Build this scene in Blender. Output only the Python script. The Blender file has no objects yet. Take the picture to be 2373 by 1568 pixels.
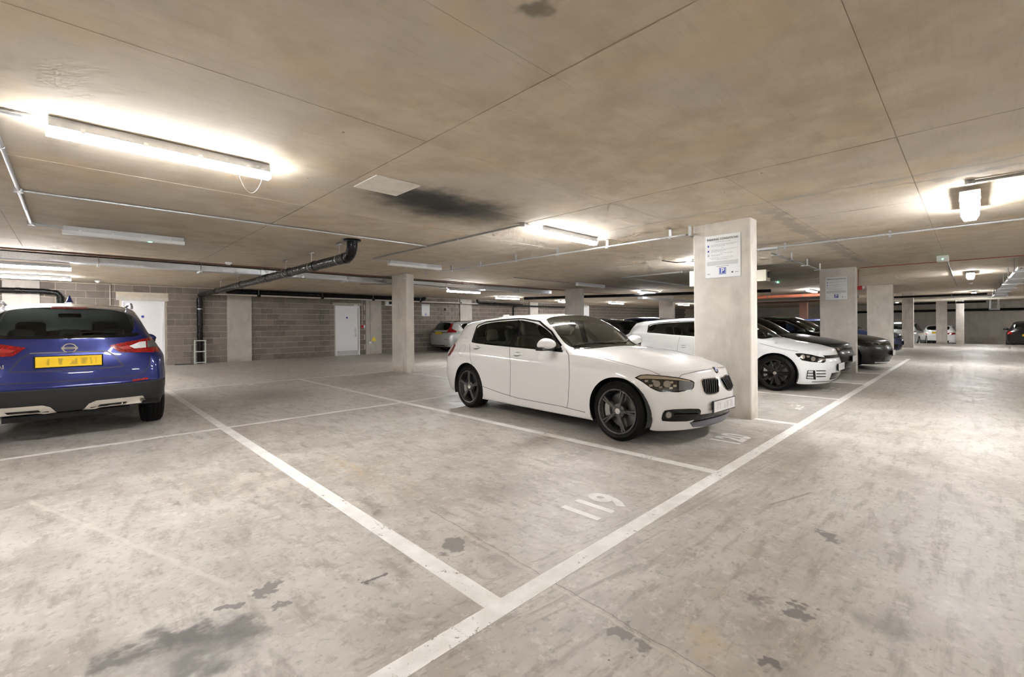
import bpy, bmesh, math, random
import numpy as np
from mathutils import Vector, Matrix
from mathutils.bvhtree import BVHTree
from mathutils.geometry import delaunay_2d_cdt
R = math.radians
rng = random.Random(7)
scene = bpy.context.scene
COL = scene.collection

# ------------------------------------------------------------------ camera, world, exposure
CAM_H = 1.25
YAW = R(45.58)
ROLL = math.atan(16 / 2085)
FPX = 1042.0
cam_d = bpy.data.cameras.new('camera')
cam = bpy.data.objects.new('camera', cam_d)
COL.objects.link(cam)
cam_d.sensor_width = 36.0
cam_d.lens = FPX / 2373 * 36
cam_d.shift_y = -(784 - 752) / 2373
cam_d.clip_start = 0.02
cam_d.clip_end = 200
_f = Vector((math.cos(YAW), math.sin(YAW), 0)); _r = Vector((math.sin(YAW), -math.cos(YAW), 0)); _u = Vector((0, 0, 1))
_r2 = _r * math.cos(ROLL) - _u * math.sin(ROLL)
_u2 = _u * math.cos(ROLL) + _r * math.sin(ROLL)
cam.matrix_world = Matrix(((_r2.x, _u2.x, -_f.x, 0), (_r2.y, _u2.y, -_f.y, 0), (_r2.z, _u2.z, -_f.z, CAM_H), (0, 0, 0, 1)))
scene.camera = cam

w = bpy.data.worlds.new('world'); scene.world = w; w.use_nodes = True
w.node_tree.nodes['Background'].inputs[0].default_value = (0.5, 0.5, 0.5, 1)
w.node_tree.nodes['Background'].inputs[1].default_value = 0.3
vs = scene.view_settings
vs.view_transform = 'Standard'; vs.look = 'None'; vs.gamma = 1; vs.use_curve_mapping = False
vs.exposure = EXPO = 2.6
LAMP = 26.0            # radiance of the lit diffusers
try:
    scene.cycles.max_bounces = 10; scene.cycles.diffuse_bounces = 6; scene.cycles.glossy_bounces = 4
    scene.cycles.transparent_max_bounces = 12; scene.cycles.caustics_reflective = False; scene.cycles.caustics_refractive = False
    scene.cycles.use_denoising = True; scene.cycles.use_adaptive_sampling = True; scene.cycles.adaptive_threshold = .12; scene.cycles.adaptive_min_samples = 10; scene.cycles.sample_clamp_indirect = 6
except Exception: pass

# ------------------------------------------------------------------ helpers
def link(o, parent=None):
    COL.objects.link(o)
    if parent is not None: o.parent = parent
    return o
def tag(o, label=None, cat=None, group=None, kind=None):
    if label: o['label'] = label
    if cat: o['category'] = cat
    if group: o['group'] = group
    if kind: o['kind'] = kind
    return o
def thing(name, label, cat, loc=(0, 0, 0), rz=0, group=None):
    o = bpy.data.objects.new(name, None); o.empty_display_size = .1
    o.location = loc; o.rotation_euler = (0, 0, rz); link(o)
    return tag(o, label, cat, group)
def mesh_from(name, V, F, smooth=False):
    me = bpy.data.meshes.new(name); me.from_pydata([tuple(v) for v in V], [], F); me.update()
    if smooth: me.polygons.foreach_set('use_smooth', [True] * len(me.polygons))
    return me
def obj(name, me, mat=None, parent=None, loc=None, rot=None):
    o = bpy.data.objects.new(name, me)
    if mat is not None and not me.materials: me.materials.append(mat)
    if loc is not None: o.location = loc
    if rot is not None: o.rotation_euler = rot
    return link(o, parent)
class MB:
    """collects simple solids into one mesh"""
    def __init__(s): s.V = []; s.F = []
    def add(s, V, F):
        n = len(s.V); s.V += [tuple(v) for v in V]; s.F += [tuple(i + n for i in f) for f in F]; return s
    def box(s, x0, x1, y0, y1, z0, z1):
        return s.add([(x0,y0,z0),(x1,y0,z0),(x1,y1,z0),(x0,y1,z0),(x0,y0,z1),(x1,y0,z1),(x1,y1,z1),(x0,y1,z1)],
            [(0,3,2,1),(4,5,6,7),(0,1,5,4),(1,2,6,5),(2,3,7,6),(3,0,4,7)])
    def cyl(s, a, b, r, n=12, r2=None, caps=True):
        a = Vector(a); b = Vector(b); d = (b - a).normalized(); r2 = r if r2 is None else r2
        p = d.orthogonal().normalized(); q = d.cross(p)
        V = [a + (p * math.cos(t) + q * math.sin(t)) * r for t in [2*math.pi*i/n for i in range(n)]]
        V += [b + (p * math.cos(t) + q * math.sin(t)) * r2 for t in [2*math.pi*i/n for i in range(n)]]
        F = [(i, (i+1) % n, n + (i+1) % n, n + i) for i in range(n)]
        if caps: F += [tuple(range(n-1, -1, -1)), tuple(range(n, 2*n))]
        return s.add(V, F)
    def tube(s, pts, r, n=12):
        P = [Vector(p) for p in pts]; m = len(P); rings = []; up = None
        rs = r if isinstance(r, (list, tuple)) else [r] * m
        for i in range(m):
            d = (P[min(i+1, m-1)] - P[max(i-1, 0)]).normalized()
            if up is None: up = d.orthogonal().normalized()
            up = (up - d * up.dot(d)).normalized(); q = d.cross(up)
            rings.append([P[i] + (up * math.cos(t) + q * math.sin(t)) * rs[i] for t in [2*math.pi*k/n for k in range(n)]])
        V = [v for rg in rings for v in rg]; F = []
        for i in range(m-1):
            for k in range(n):
                F.append((i*n+k, i*n+(k+1) % n, (i+1)*n+(k+1) % n, (i+1)*n+k))
        F += [tuple(range(n-1, -1, -1)), tuple(range((m-1)*n, m*n))]
        return s.add(V, F)
    def lathe(s, prof, axis=2, n=32, closed=False):
        """prof: (radius, height) pairs about an axis"""
        V = []; m = len(prof)
        for r, h in prof:
            for k in range(n):
                t = 2*math.pi*k/n; c = [r*math.cos(t), r*math.sin(t)]
                V.append({2: (c[0], c[1], h), 0: (h, c[0], c[1]), 1: (c[0], h, c[1])}[axis])
        F = []
        for i in range(m if closed else m-1):
            j = (i+1) % m
            for k in range(n):
                F.append((i*n+k, i*n+(k+1) % n, j*n+(k+1) % n, j*n+k))
        return s.add(V, F)
    def prism(s, poly, z0, z1, axis=2):
        n = len(poly)
        def P(a, b, h): return {2: (a, b, h), 0: (h, a, b), 1: (a, h, b)}[axis]
        V = [P(a, b, z0) for a, b in poly] + [P(a, b, z1) for a, b in poly]
        F = [(i, (i+1) % n, n+(i+1) % n, n+i) for i in range(n)] + [tuple(range(n-1, -1, -1)), tuple(range(n, 2*n))]
        return s.add(V, F)
    def xf(s, M): s.V = [tuple(M @ Vector(v)) for v in s.V]; return s
    def mesh(s, name='m', smooth=False):
        me = mesh_from(name, s.V, s.F)
        bm = bmesh.new(); bm.from_mesh(me); bmesh.ops.recalc_face_normals(bm, faces=bm.faces); bm.to_mesh(me); bm.free()
        if smooth: me.polygons.foreach_set('use_smooth', [True] * len(me.polygons)); 
        return me
    def build(s, name, mat, parent=None, smooth=False, loc=None, rot=None):
        me = s.mesh(name, smooth); o = obj(name, me, mat, parent, loc, rot)
        if smooth: autosmooth(me)
        return o
def autosmooth(me, ang=38):
    try:
        bm = bmesh.new(); bm.from_mesh(me)
        for e in bm.edges:
            e.smooth = not (len(e.link_faces) == 2 and e.calc_face_angle(0) > R(ang))
        bm.to_mesh(me); bm.free()
    except Exception: pass
def bevel_box(name, dims, bev, mat, parent=None, loc=None, rot=None, seg=2):
    bm = bmesh.new(); bmesh.ops.create_cube(bm, size=1.0)
    for v in bm.verts: v.co = Vector((v.co.x*dims[0], v.co.y*dims[1], v.co.z*dims[2]))
    bmesh.ops.bevel(bm, geom=bm.edges[:], offset=bev, segments=seg, profile=.5, affect='EDGES')
    me = bpy.data.meshes.new(name); bm.to_mesh(me); bm.free()
    me.polygons.foreach_set('use_smooth', [True]*len(me.polygons)); autosmooth(me, 50)
    return obj(name, me, mat, parent, loc, rot)
def arc_pts(c, r, a0, a1, n, plane='yz', k=0.0):
    out = []
    for i in range(n+1):
        a = a0 + (a1-a0)*i/n; p, q = c[0]+r*math.cos(a), c[1]+r*math.sin(a)
        out.append({'yz': (k, p, q), 'xz': (p, k, q), 'xy': (p, q, k)}[plane])
    return out
def text_mesh(txt, size, font_bold=False, extrude=0.0008):
    c = bpy.data.curves.new('t', 'FONT'); c.body = txt; c.size = size; c.extrude = extrude; c.align_x = 'CENTER'; c.align_y = 'CENTER'
    c.resolution_u = 3
    if font_bold: c.offset = size * (.018 if size < .2 else .034)
    o = bpy.data.objects.new('t', c); COL.objects.link(o)
    me = bpy.data.meshes.new_from_object(o.evaluated_get(bpy.context.evaluated_depsgraph_get()))
    bpy.data.objects.remove(o); me.materials.clear()
    return me

# ------------------------------------------------------------------ node helpers
class NT:
    def __init__(s, name):
        s.m = bpy.data.materials.new(name); s.m.use_nodes = True; s.t = s.m.node_tree; s.b = s.t.nodes['Principled BSDF']; s.out = s.t.nodes['Material Output']
        s._pos = None
    def n(s, typ, **kw):
        nd = s.t.nodes.new(typ)
        for k, v in kw.items(): setattr(nd, k, v)
        return nd
    def put(s, sock, v):
        if isinstance(v, bpy.types.NodeSocket): s.t.links.new(v, sock)
        elif isinstance(v, (tuple, list)) and len(v) == 3 and sock.type == 'RGBA': sock.default_value = (*v, 1)
        else: sock.default_value = v
    def math(s, op, a, b=0.0, c=0.0, clamp=False):
        nd = s.n('ShaderNodeMath', operation=op, use_clamp=clamp)
        s.put(nd.inputs[0], a); s.put(nd.inputs[1], b); s.put(nd.inputs[2], c); return nd.outputs[0]
    def vmath(s, op, a, b=(0, 0, 0)):
        nd = s.n('ShaderNodeVectorMath', operation=op); s.put(nd.inputs[0], a)
        s.put(nd.inputs[1], b); return nd.outputs[1] if op in ('LENGTH', 'DISTANCE', 'DOT_PRODUCT') else nd.outputs[0]
    def pos(s):
        if s._pos is None: s._pos = s.n('ShaderNodeNewGeometry').outputs['Position']
        return s._pos
    def objco(s): return s.n('ShaderNodeTexCoord').outputs['Object']
    def sep(s, v):
        nd = s.n('ShaderNodeSeparateXYZ'); s.put(nd.inputs[0], v); return nd.outputs
    def noise(s, vec, scale=5, detail=4, rough=.55, dist=0, col=False):
        nd = s.n('ShaderNodeTexNoise'); s.put(nd.inputs['Vector'], vec); nd.inputs['Scale'].default_value = scale
        nd.inputs['Detail'].default_value = detail; nd.inputs['Roughness'].default_value = rough; nd.inputs['Distortion'].default_value = dist
        return nd.outputs['Color' if col else 'Fac']
    def vor(s, vec, scale=5, feat='F1'):
        nd = s.n('ShaderNodeTexVoronoi', feature=feat); s.put(nd.inputs['Vector'], vec); nd.inputs['Scale'].default_value = scale
        return nd.outputs['Distance']
    def map(s, v, a, b, c=0.0, d=1.0, smooth=True):
        nd = s.n('ShaderNodeMapRange', interpolation_type='SMOOTHSTEP' if smooth else 'LINEAR'); s.put(nd.inputs['Value'], v)
        for k, x in (('From Min', a), ('From Max', b), ('To Min', c), ('To Max', d)): s.put(nd.inputs[k], x)
        return nd.outputs[0]
    def mix(s, fac, a, b, bt='MIX'):
        nd = s.n('ShaderNodeMix', data_type='RGBA', blend_type=bt); s.put(nd.inputs[0], fac); s.put(nd.inputs[6], a); s.put(nd.inputs[7], b); return nd.outputs[2]
    def scale(s, v, xyz):
        return s.vmath('MULTIPLY', v, xyz)
    def bump(s, h, strength=.3, dist=.01):
        nd = s.n('ShaderNodeBump'); nd.inputs['Strength'].default_value = strength; nd.inputs['Distance'].default_value = dist
        s.put(nd.inputs['Height'], h); s.t.links.new(nd.outputs[0], s.b.inputs['Normal'])
    def set(s, **kw):
        for k, v in kw.items(): s.put(s.b.inputs[k.replace('_', ' ')], v)
        return s
def plain(name, col, rough=.5, metal=0.0, coat=0.0, spec=.5):
    m = NT(name); m.set(Base_Color=col, Roughness=rough, Metallic=metal)
    if coat: m.b.inputs['Coat Weight'].default_value = coat; m.b.inputs['Coat Roughness'].default_value = .04
    m.b.inputs['Specular IOR Level'].default_value = spec
    v = m.noise(m.objco(), 40, 3); m.put(m.b.inputs['Roughness'], m.map(v, .3, .7, max(0, rough-.04), min(1, rough+.04), False))
    return m.m
def emit(name, col, strength):
    m = NT(name); m.set(Base_Color=(.8, .8, .8)); m.put(m.b.inputs['Emission Color'], (*col, 1)); m.b.inputs['Emission Strength'].default_value = strength
    return m.m

# ------------------------------------------------------------------ materials
def mat_floor():
    m = NT('worn_concrete_floor'); p = m.pos(); x, y, _ = m.sep(p)
    big = m.noise(p, .45, 2, .5); mid = m.noise(p, 2.4, 4, .65, .2); fine = m.noise(p, 24, 3, .65)
    inbay = m.map(y, 1.2, 1.7)                                           # wheel scuffs: along the aisle, then along the bays
    st = m.noise(m.vmath('MULTIPLY', p, m.mix(inbay, (.3, 1.3, 1), (1.1, .35, 1))), 9, 4, .7, .1)
    c = m.mix(m.map(mid, .32, .68), (.385, .35, .308), (.545, .51, .462))
    c = m.mix(m.map(big, .40, .62, 0, .45), c, (.57, .55, .52))
    c = m.mix(m.map(st, .47, .68, 0, .72), c, (.295, .262, .225))
    c = m.mix(m.map(m.noise(p, 11, 4, .78), .52, .66, 0, .5), c, (.66, .63, .58))
    c = m.mix(m.map(fine, .52, .70, 0, .48), c, (.24, .212, .18))
    speck = m.map(m.vor(p, 13), .10, .04, 0, .8)
    c = m.mix(m.math('MULTIPLY', speck, m.map(mid, .50, .60)), c, (.15, .125, .105))
    wob = m.vmath('SUBTRACT', m.noise(p, 7, 3, .65, 0, True), (.5, .5, .5))
    pw = m.vmath('ADD', p, m.vmath('MULTIPLY', wob, (.34, .34, 0)))
    def stain(c, cx, cy, rx, ry, rot, col, amt, soft=.35):
        d = m.vmath('SUBTRACT', pw, (cx, cy, 0))
        rn = m.n('ShaderNodeVectorRotate', rotation_type='Z_AXIS'); m.put(rn.inputs['Vector'], d); rn.inputs['Angle'].default_value = -rot
        d = m.vmath('LENGTH', m.vmath('MULTIPLY', rn.outputs[0], (1/rx, 1/ry, 0)))
        return m.mix(m.map(d, 1.0, 1-soft, 0, amt), c, col)
    oil = (.085, .078, .07); wet = (.17, .16, .145)
    for a in [(.33, 2.12, .36, .27, -.7, (.20, .185, .165), .75, .9), (.30, 2.26, .22, .13, -.9, oil, .85, .6), (.47, 2.13, .14, .12, -.3, oil, .7, .7), (.13, 2.24, .16, .07, -.6, oil, .75, .7), (.33, 2.02, .16, .10, 0, oil, .6, .8),
              (.67, 2.39, .075, .05, 0, wet, .8), (.505, 2.30, .045, .05, .3, wet, .85), (.663, 2.205, .035, .035, 0, wet, .75), (1.08, 2.09, .045, .034, .7, (.11,.1,.09), .8), (1.03, 2.06, .042, .03, .7, (.11,.1,.09), .8),
              (1.536, 2.06, .13, .08, .9, wet, .8), (1.596, 1.0, .08, .05, 0, wet, .8), (1.60, .89, .06, .06, 0, wet, .8), (1.82, .545, .05, .055, .2, (.16,.15,.14), .9),
              (2.24, .68, .06, .12, .9, (.13,.115,.10), .7, .9), (2.24, .51, .075, .055, 0, wet, .85), (3.15, .57, .10, .07, .4, wet, .8), (2.38, .255, .2, .12, .3, (.2,.18,.155), .5, .9),
              (1.76, 3.9, .05, .75, -.02, (.55, .42, .24), .5, .9), (1.77, .73, .16, .10, .6, (.46,.36,.22), .6, .9), (2.3, 2.5, .35, .5, .1, (.2,.17,.145), .45, 1), (1.6, 1.75, .12, .2, 0, (.24,.205,.17), .5, .9),
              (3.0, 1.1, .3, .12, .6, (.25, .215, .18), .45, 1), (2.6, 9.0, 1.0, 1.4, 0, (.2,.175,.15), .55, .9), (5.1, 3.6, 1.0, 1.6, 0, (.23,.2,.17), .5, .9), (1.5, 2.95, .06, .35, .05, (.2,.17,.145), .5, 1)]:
        c = stain(c, *a)
    # cracks / cold joints in the slab
    def crack(c, ax, ay, bx, by, wd, col, amt):
        dx, dy = bx-ax, by-ay; L = math.hypot(dx, dy); pc = m.vmath('ADD', p, m.vmath('MULTIPLY', wob, (.05, .05, 0)))
        d = m.vmath('SUBTRACT', pc, (ax, ay, 0))
        t = m.vmath('DOT_PRODUCT', d, (dx/L, dy/L, 0)); s_ = m.math('ABSOLUTE', m.vmath('DOT_PRODUCT', d, (-dy/L, dx/L, 0)))
        k = m.math('MULTIPLY', m.map(s_, wd, wd*.3, 0, amt), m.math('MULTIPLY', m.map(t, 0, .05), m.map(t, L, L-.05)))
        return m.mix(k, c, col)
    c = crack(c, 1.73, 2.6, 1.60, .2, .005, (.17, .14, .11), .6)
    c = crack(c, 1.705, 2.6, 1.575, .2, .012, (.58, .52, .44), .5)
    c = crack(c, -.25, 4.85, .55, 2.5, .02, (.62, .58, .52), .55)
    c = crack(c, 3.4, .98, 3.9, .82, .012, (.22, .2, .18), .7)
    m.set(Base_Color=c, Roughness=m.map(mid, .3, .7, .38, .58, False))
    m.b.inputs['Specular IOR Level'].default_value = .45
    h = m.math('ADD', m.math('MULTIPLY', mid, .6), m.math('MULTIPLY', fine, .25)); m.bump(h, .25, .006)
    return m.m
def mat_ceiling():
    m = NT('formwork_concrete_ceiling'); p = m.pos(); x, y, _ = m.sep(p)
    big = m.noise(p, .7, 2, .5); mid = m.noise(p, 3.0, 4, .6); fine = m.noise(p, 30, 2)
    grain = m.noise(m.scale(p, (.35, 3.5, 1)), 9, 3, .6)
    c = m.mix(m.map(mid, .3, .7), (.475, .405, .305), (.605, .53, .42))
    c = m.mix(m.map(big, .4, .62, 0, .6), c, (.55, .50, .435))
    c = m.mix(m.map(grain, .5, .72, 0, .25), c, (.40, .34, .26))
    c = m.mix(m.map(m.noise(p, 1.6, 2, .6), .56, .7, 0, .55), c, (.62, .49, .345))
    c = m.mix(m.map(fine, .66, .76, 0, .3), c, (.56, .52, .46))
    c = m.mix(m.map(m.vor(p, 2.3), .034, .022, 0, .75), c, (.12, .1, .08))
    wob = m.vmath('SUBTRACT', m.noise(p, 3.5, 3, .6, 0, True), (.5, .5, .5)); pw = m.vmath('ADD', p, m.vmath('MULTIPLY', wob, (.5, .5, 0)))
    def blot(c, cx, cy, rx, ry, col, amt, soft):
        d = m.vmath('LENGTH', m.vmath('MULTIPLY', m.vmath('SUBTRACT', pw, (cx, cy, 2.61)), (1/rx, 1/ry, 0)))
        return m.mix(m.map(d, 1.0, 1-soft, 0, amt), c, col)
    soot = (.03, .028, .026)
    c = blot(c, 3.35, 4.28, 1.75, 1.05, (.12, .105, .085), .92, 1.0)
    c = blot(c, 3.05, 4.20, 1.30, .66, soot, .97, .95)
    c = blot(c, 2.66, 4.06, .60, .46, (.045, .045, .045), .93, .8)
    c = blot(c, 1.42, 1.28, .09, .14, (.16, .14, .12), .8, .7)
    c = blot(c, 5.9, .1, .1, .9, (.27, .25, .23), .6, .8)
    c = blot(c, 5.9, 3.9, .5, .7, (.33, .30, .27), .6, .9)
    dj = m.math('ABSOLUTE', m.math('SUBTRACT', m.math('ADD', y, m.math('MULTIPLY', m.math('SUBTRACT', m.noise(m.scale(p, (1, .4, 1)), 4.5, 3), .5), .45)), 1.72))
    c = m.mix(m.math('MULTIPLY', m.map(dj, .13, .06, 0, .6), m.math('MULTIPLY', m.map(x, 5.7, 6.2), m.map(x, 14.5, 12.0))), c, (.33, .305, .27))
    # pour line with grey laitance
    d = m.math('ABSOLUTE', m.math('SUBTRACT', m.math('ADD', x, m.math('MULTIPLY', m.math('SUBTRACT', m.noise(p, 5, 4), .5), .22)), 5.62))
    c = m.mix(m.map(d, .05, .02, 0, .55), c, (.36, .345, .325))
    m.set(Base_Color=c, Roughness=.8); m.b.inputs['Specular IOR Level'].default_value = .2
    m.bump(m.math('ADD', mid, m.math('MULTIPLY', fine, .4)), .18, .006)
    return m.m
def mat_concrete(name, a, b, sc=4.0):
    m = NT(name); p = m.pos(); mid = m.noise(p, sc, 5, .6, .3); fine = m.noise(p, 45, 4)
    c = m.mix(m.map(mid, .3, .7), a, b); c = m.mix(m.map(m.noise(m.scale(p, (2, 2, .5)), 3, 5), .52, .7, 0, .35), c, tuple(k*.72 for k in a))
    c = m.mix(m.map(fine, .68, .75, 0, .5), c, tuple(k*.5 for k in a))
    z = m.sep(p)[2]; c = m.mix(m.math('MULTIPLY', m.map(z, .22, .0, 0, .55), m.map(mid, .35, .6)), c, (.25, .2, .13))
    m.set(Base_Color=c, Roughness=.78); m.b.inputs['Specular IOR Level'].default_value = .25; m.bump(m.math('ADD', mid, m.math('MULTIPLY', fine, .5)), .2, .004); return m.m
def mat_block():
    m = NT('concrete_block'); p = m.pos(); oi = m.n('ShaderNodeObjectInfo').outputs['Random']
    fine = m.noise(p, 60, 5, .7); mid = m.noise(p, 5, 4)
    c = m.mix(oi, (.165, .14, .12), (.26, .225, .195)); c = m.mix(m.map(mid, .35, .7, 0, .5), c, (.29, .25, .215)); c = m.mix(m.map(fine, .45, .7, 0, .5), c, (.14, .118, .102))
    m.set(Base_Color=c, Roughness=.92); m.b.inputs['Specular IOR Level'].default_value = .15; m.bump(fine, .6, .004); return m.m
def mat_paint():
    m = NT('worn_white_line_paint'); p = m.pos()
    w1 = m.noise(p, 30, 6, .7); w2 = m.noise(p, 3, 4); y = m.sep(p)[1]
    thr = m.map(w2, .35, .65, .70, .56, False)
    c = m.mix(m.map(m.noise(p, 8, 4), .35, .7), (.76, .745, .71), (.88, .87, .85))
    old = m.map(y, 5.0, 9.0, 0, .30)
    k = m.math('ADD', m.map(m.math('SUBTRACT', w1, thr), 0, .05), old, clamp=True)
    c = m.mix(k, c, (.34, .305, .265)); m.set(Base_Color=c, Roughness=.6); m.bump(w1, .3, .003); return m.m
def mat_glass(name, tint=(.55, .60, .57), refl=1.0):
    m = NT(name); t = m.t; t.nodes.remove(m.b)
    tr = m.n('ShaderNodeBsdfTransparent'); tr.inputs[0].default_value = (*tint, 1); gl = m.n('ShaderNodeBsdfGlossy'); gl.inputs[0].default_value = (.95, .97, .96, 1); gl.inputs[1].default_value = .01
    fr = m.n('ShaderNodeFresnel'); fr.inputs[0].default_value = 1.5; mx = m.n('ShaderNodeMixShader')
    m.put(mx.inputs[0], m.math('MULTIPLY', fr.outputs[0], refl)); t.links.new(tr.outputs[0], mx.inputs[1]); t.links.new(gl.outputs[0], mx.inputs[2]); t.links.new(mx.outputs[0], m.out.inputs[0])
    return m.m
def mat_paintwork(name, col, metal=0.0, rough=.35, flake=False, coat=1.0):
    m = NT(name); m.set(Base_Color=col, Roughness=rough, Metallic=metal); m.b.inputs['Coat Weight'].default_value = coat; m.b.inputs['Coat Roughness'].default_value = .02
    if flake:
        f = m.noise(m.objco(), 900, 1); m.put(m.b.inputs['Base Color'], m.mix(m.map(f, .4, .65), col, tuple(min(1, k*1.6+.01) for k in col)))
    else:
        f = m.noise(m.objco(), 3, 2); m.put(m.b.inputs['Base Color'], m.mix(m.map(f, .3, .7, 0, .3), col, tuple(k*.97 for k in col)))
    return m.m
def mat_galv(name, col=(.62, .64, .66), rough=.32):
    m = NT(name); p = m.pos(); v = m.vor(p, 60); c = m.mix(m.map(v, 0, .6), tuple(k*.78 for k in col), col); m.set(Base_Color=c, Metallic=.85, Roughness=m.map(v, 0, .6, rough-.08, rough+.1, False)); return m.m
MT = dict(plate=mat_concrete('pale_plate_concrete', (.72, .68, .62), (.80, .77, .71), 6),
    floor=mat_floor(), ceil=mat_ceiling(), column=mat_concrete('precast_column_concrete', (.58, .54, .49), (.69, .65, .595), 2.5), pil=mat_concrete('pilaster_concrete', (.46, .43, .385), (.54, .505, .455), 3),
    wall2=mat_concrete('cast_wall_concrete', (.42, .39, .345), (.52, .485, .43), 1.5), mortar=mat_concrete('pale_mortar', (.60, .53, .43), (.70, .63, .52), 8), block=mat_block(), paint=mat_paint(),
    lamp=emit('lit_tube_diffuser', (.985, .985, 1.0), LAMP), lamp_off=plain('unlit_opal_diffuser', (.72, .73, .72), .35), green=emit('green_indicator', (.05, 1, .35), 5),
    grey=plain('grey_fitting_plastic', (.50, .51, .52), .45), galv=mat_galv('galvanised_steel'), galv_d=mat_galv('dull_galvanised_steel', (.34, .33, .31), .5), bpipe=plain('black_plastic_pipe', (.006, .006, .006), .28, 0, 0, .22), wpipe=plain('pinkish_white_conduit', (.66, .60, .56), .4),
    cable=plain('dark_cable', (.03, .028, .026), .5), white=plain('white_gloss_paint', (.80, .80, .82), .35), steel=plain('brushed_steel', (.62, .62, .62), .3, .9), red=plain('red_plastic', (.45, .015, .015), .35), redwire=plain('red_cable', (.36, .07, .045), .5),
    orange=plain('orange_primer_pipe', (.62, .20, .11), .5), brown=plain('rust_brown_strip', (.17, .085, .05), .6), blue=plain('sign_blue', (.05, .08, .42), .4), black=plain('black_ink', (.02, .02, .025), .5), greyink=plain('grey_ink', (.42, .43, .44), .6),
    signw=plain('sign_white', (.83, .85, .86), .35), yellow=plain('yellow_sticker', (.80, .68, .08), .5), cream=plain('cream_duct', (.52, .49, .40), .5), frame=plain('pale_green_grey_frame', (.50, .54, .50), .5), pink=plain('pink_primer_post', (.55, .30, .24), .6))
# ------------------------------------------------------------------ the setting
ZC = 2.61; ZH = ZC-.0045; WY = 18.62; X0, X1, Y0 = -7.0, 46.0, -7.5
def struct(name, mb, mat, parent=None, smooth=False):
    o = mb.build(name, mat, parent, smooth)
    if parent is None: tag(o, kind='structure')
    return o
floor = struct('floor', MB().box(X0, 35.1, Y0, WY+.3, -.3, 0), MT['floor'])
struct('floor_lower', MB().box(35.1, X1, Y0, WY+.3, -.7, -.36), MT['floor'])
ceiling = struct('ceiling', MB().box(X0, X1, Y0, WY+.3, ZC+.006, ZC+.3), MT['ceil'])
struct('wall_near', MB().box(X0, X1, Y0-.2, Y0, -.7, ZC+.3), MT['wall2'])
struct('wall_side', MB().box(X0-.2, X0, Y0, WY+.3, 0, ZC+.3), MT['wall2'])
wf = struct('wall_far', MB().box(X1, X1+.2, Y0, WY+.3, -.7, ZC+.3), MT['wall2'])
for k in range(13):                                       # cast bays of the far wall
    yy = -7.4 + k*2.0
    MB().box(X1-.02, X1, yy+.01, yy+1.98, -.36, 2.2).build('wall_panel', MT['wall2'], wf)
# formwork panels of the soffit, one board each, joints left open by a few millimetres
pm = None
xs = [1.89 + 2.46*k for k in range(-3, 10)]; ys = [.375 + 1.2195*k for k in range(-4, 13)]
cand = []
for xa in xs:
    for ya in ys: cand.append((math.hypot(xa+1.2, ya+.6), xa, ya))
cand.sort()
for d, xa, ya in cand:
    g = rng.choice([.009, .012, .014]); gy = rng.choice([.002, .003, .005, .008])
    if pm is None:
        pm = MB().box(-.5, .5, -.5, .5, 0, 1).mesh('ceiling_panel')
    o = obj('ceiling_panel', pm, MT['ceil'], ceiling); o.location = (xa+1.23, ya+.61, ZC - rng.choice([0, 0, .001, .002])); o.scale = (2.46-g, 1.2195-gy, .0065)
# ------------------------------------------------------------------ painted bay markings
def line(x0, x1, y0, y1, name='bay_line'):
    return MB().box(x0, x1, y0, y1, -.001, .0015).build(name, MT['paint'], floor)
BX = [1.345 + 2.508*k for k in range(-1, 9)]
line(-6.5, 20.1, 1.41, 1.51, 'front_line')
line(-6.5, 21.5, 6.435, 6.51, 'rear_line')
line(-6.5, 21.5, 11.12, 11.19, 'aisle_line')
for k, bx in enumerate(BX):
    line(bx-.05, bx+.05, 1.51, 6.435); line(bx-.045, bx+.045, 6.51, 11.12)
def number(txt, x, y, rot=0):
    me = text_mesh(txt, .40, True, .0008)
    o = obj('bay_number', me, MT['paint'], floor, (x, y, .0012), (0, 0, rot)); o.scale = (.78, 1, 1); return o
number('119', 2.56, 1.80); number('120', 5.08, 1.81)
for cx_, cy_ in ((7.6, 1.82), (2.6, 10.9), (5.15, 10.9), (10.1, 1.82)):         # worn scraps of further numbers, past reading
    for k in range(7):
        ax, ay = cx_ + rng.uniform(-.25, .25), cy_ + rng.uniform(-.12, .12)
        line(ax, ax + rng.uniform(.03, .12), ay, ay + rng.uniform(.02, .05), 'paint_scrap')
# ------------------------------------------------------------------ columns
def column(name, x, y, dx, dy, z0=-.002, mat='column'):
    bm = bmesh.new(); bmesh.ops.create_cube(bm, size=1)
    for v in bm.verts: v.co = Vector(((v.co.x+.5)*dx, (v.co.y+.5)*dy, (v.co.z+.5)*(ZC-z0-.0005)))
    bmesh.ops.bevel(bm, geom=[e for e in bm.edges if abs(e.verts[0].co.z-e.verts[1].co.z) > .5], offset=.012, segments=1, affect='EDGES')
    me = bpy.data.meshes.new(name); bm.to_mesh(me); bm.free()
    return tag(obj(name, me, MT[mat], None, (x, y, z0)), kind='structure')
column('column_1', 6.24, 1.98, .26, .74)
column('column_2', 13.76, 1.98, .26, .74); column('column_3', 21.3, 1.98, .26, .74)
column('column_4', 28.8, 1.92, .26, .42); column('column_5', 34.7, .92, .3, .45); column('column_6', 38.0, .28, .25, .35, -.37)
for k, cxx in enumerate([6.26, 13.76, 21.3, 28.8]): column(f'column_{7+k}', cxx, 10.34, .24, .74)
column('column_11', 27.5, 6.0, .3, .35, mat='pink'); column('column_12', 29.5, 5.3, .3, .45)
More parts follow.
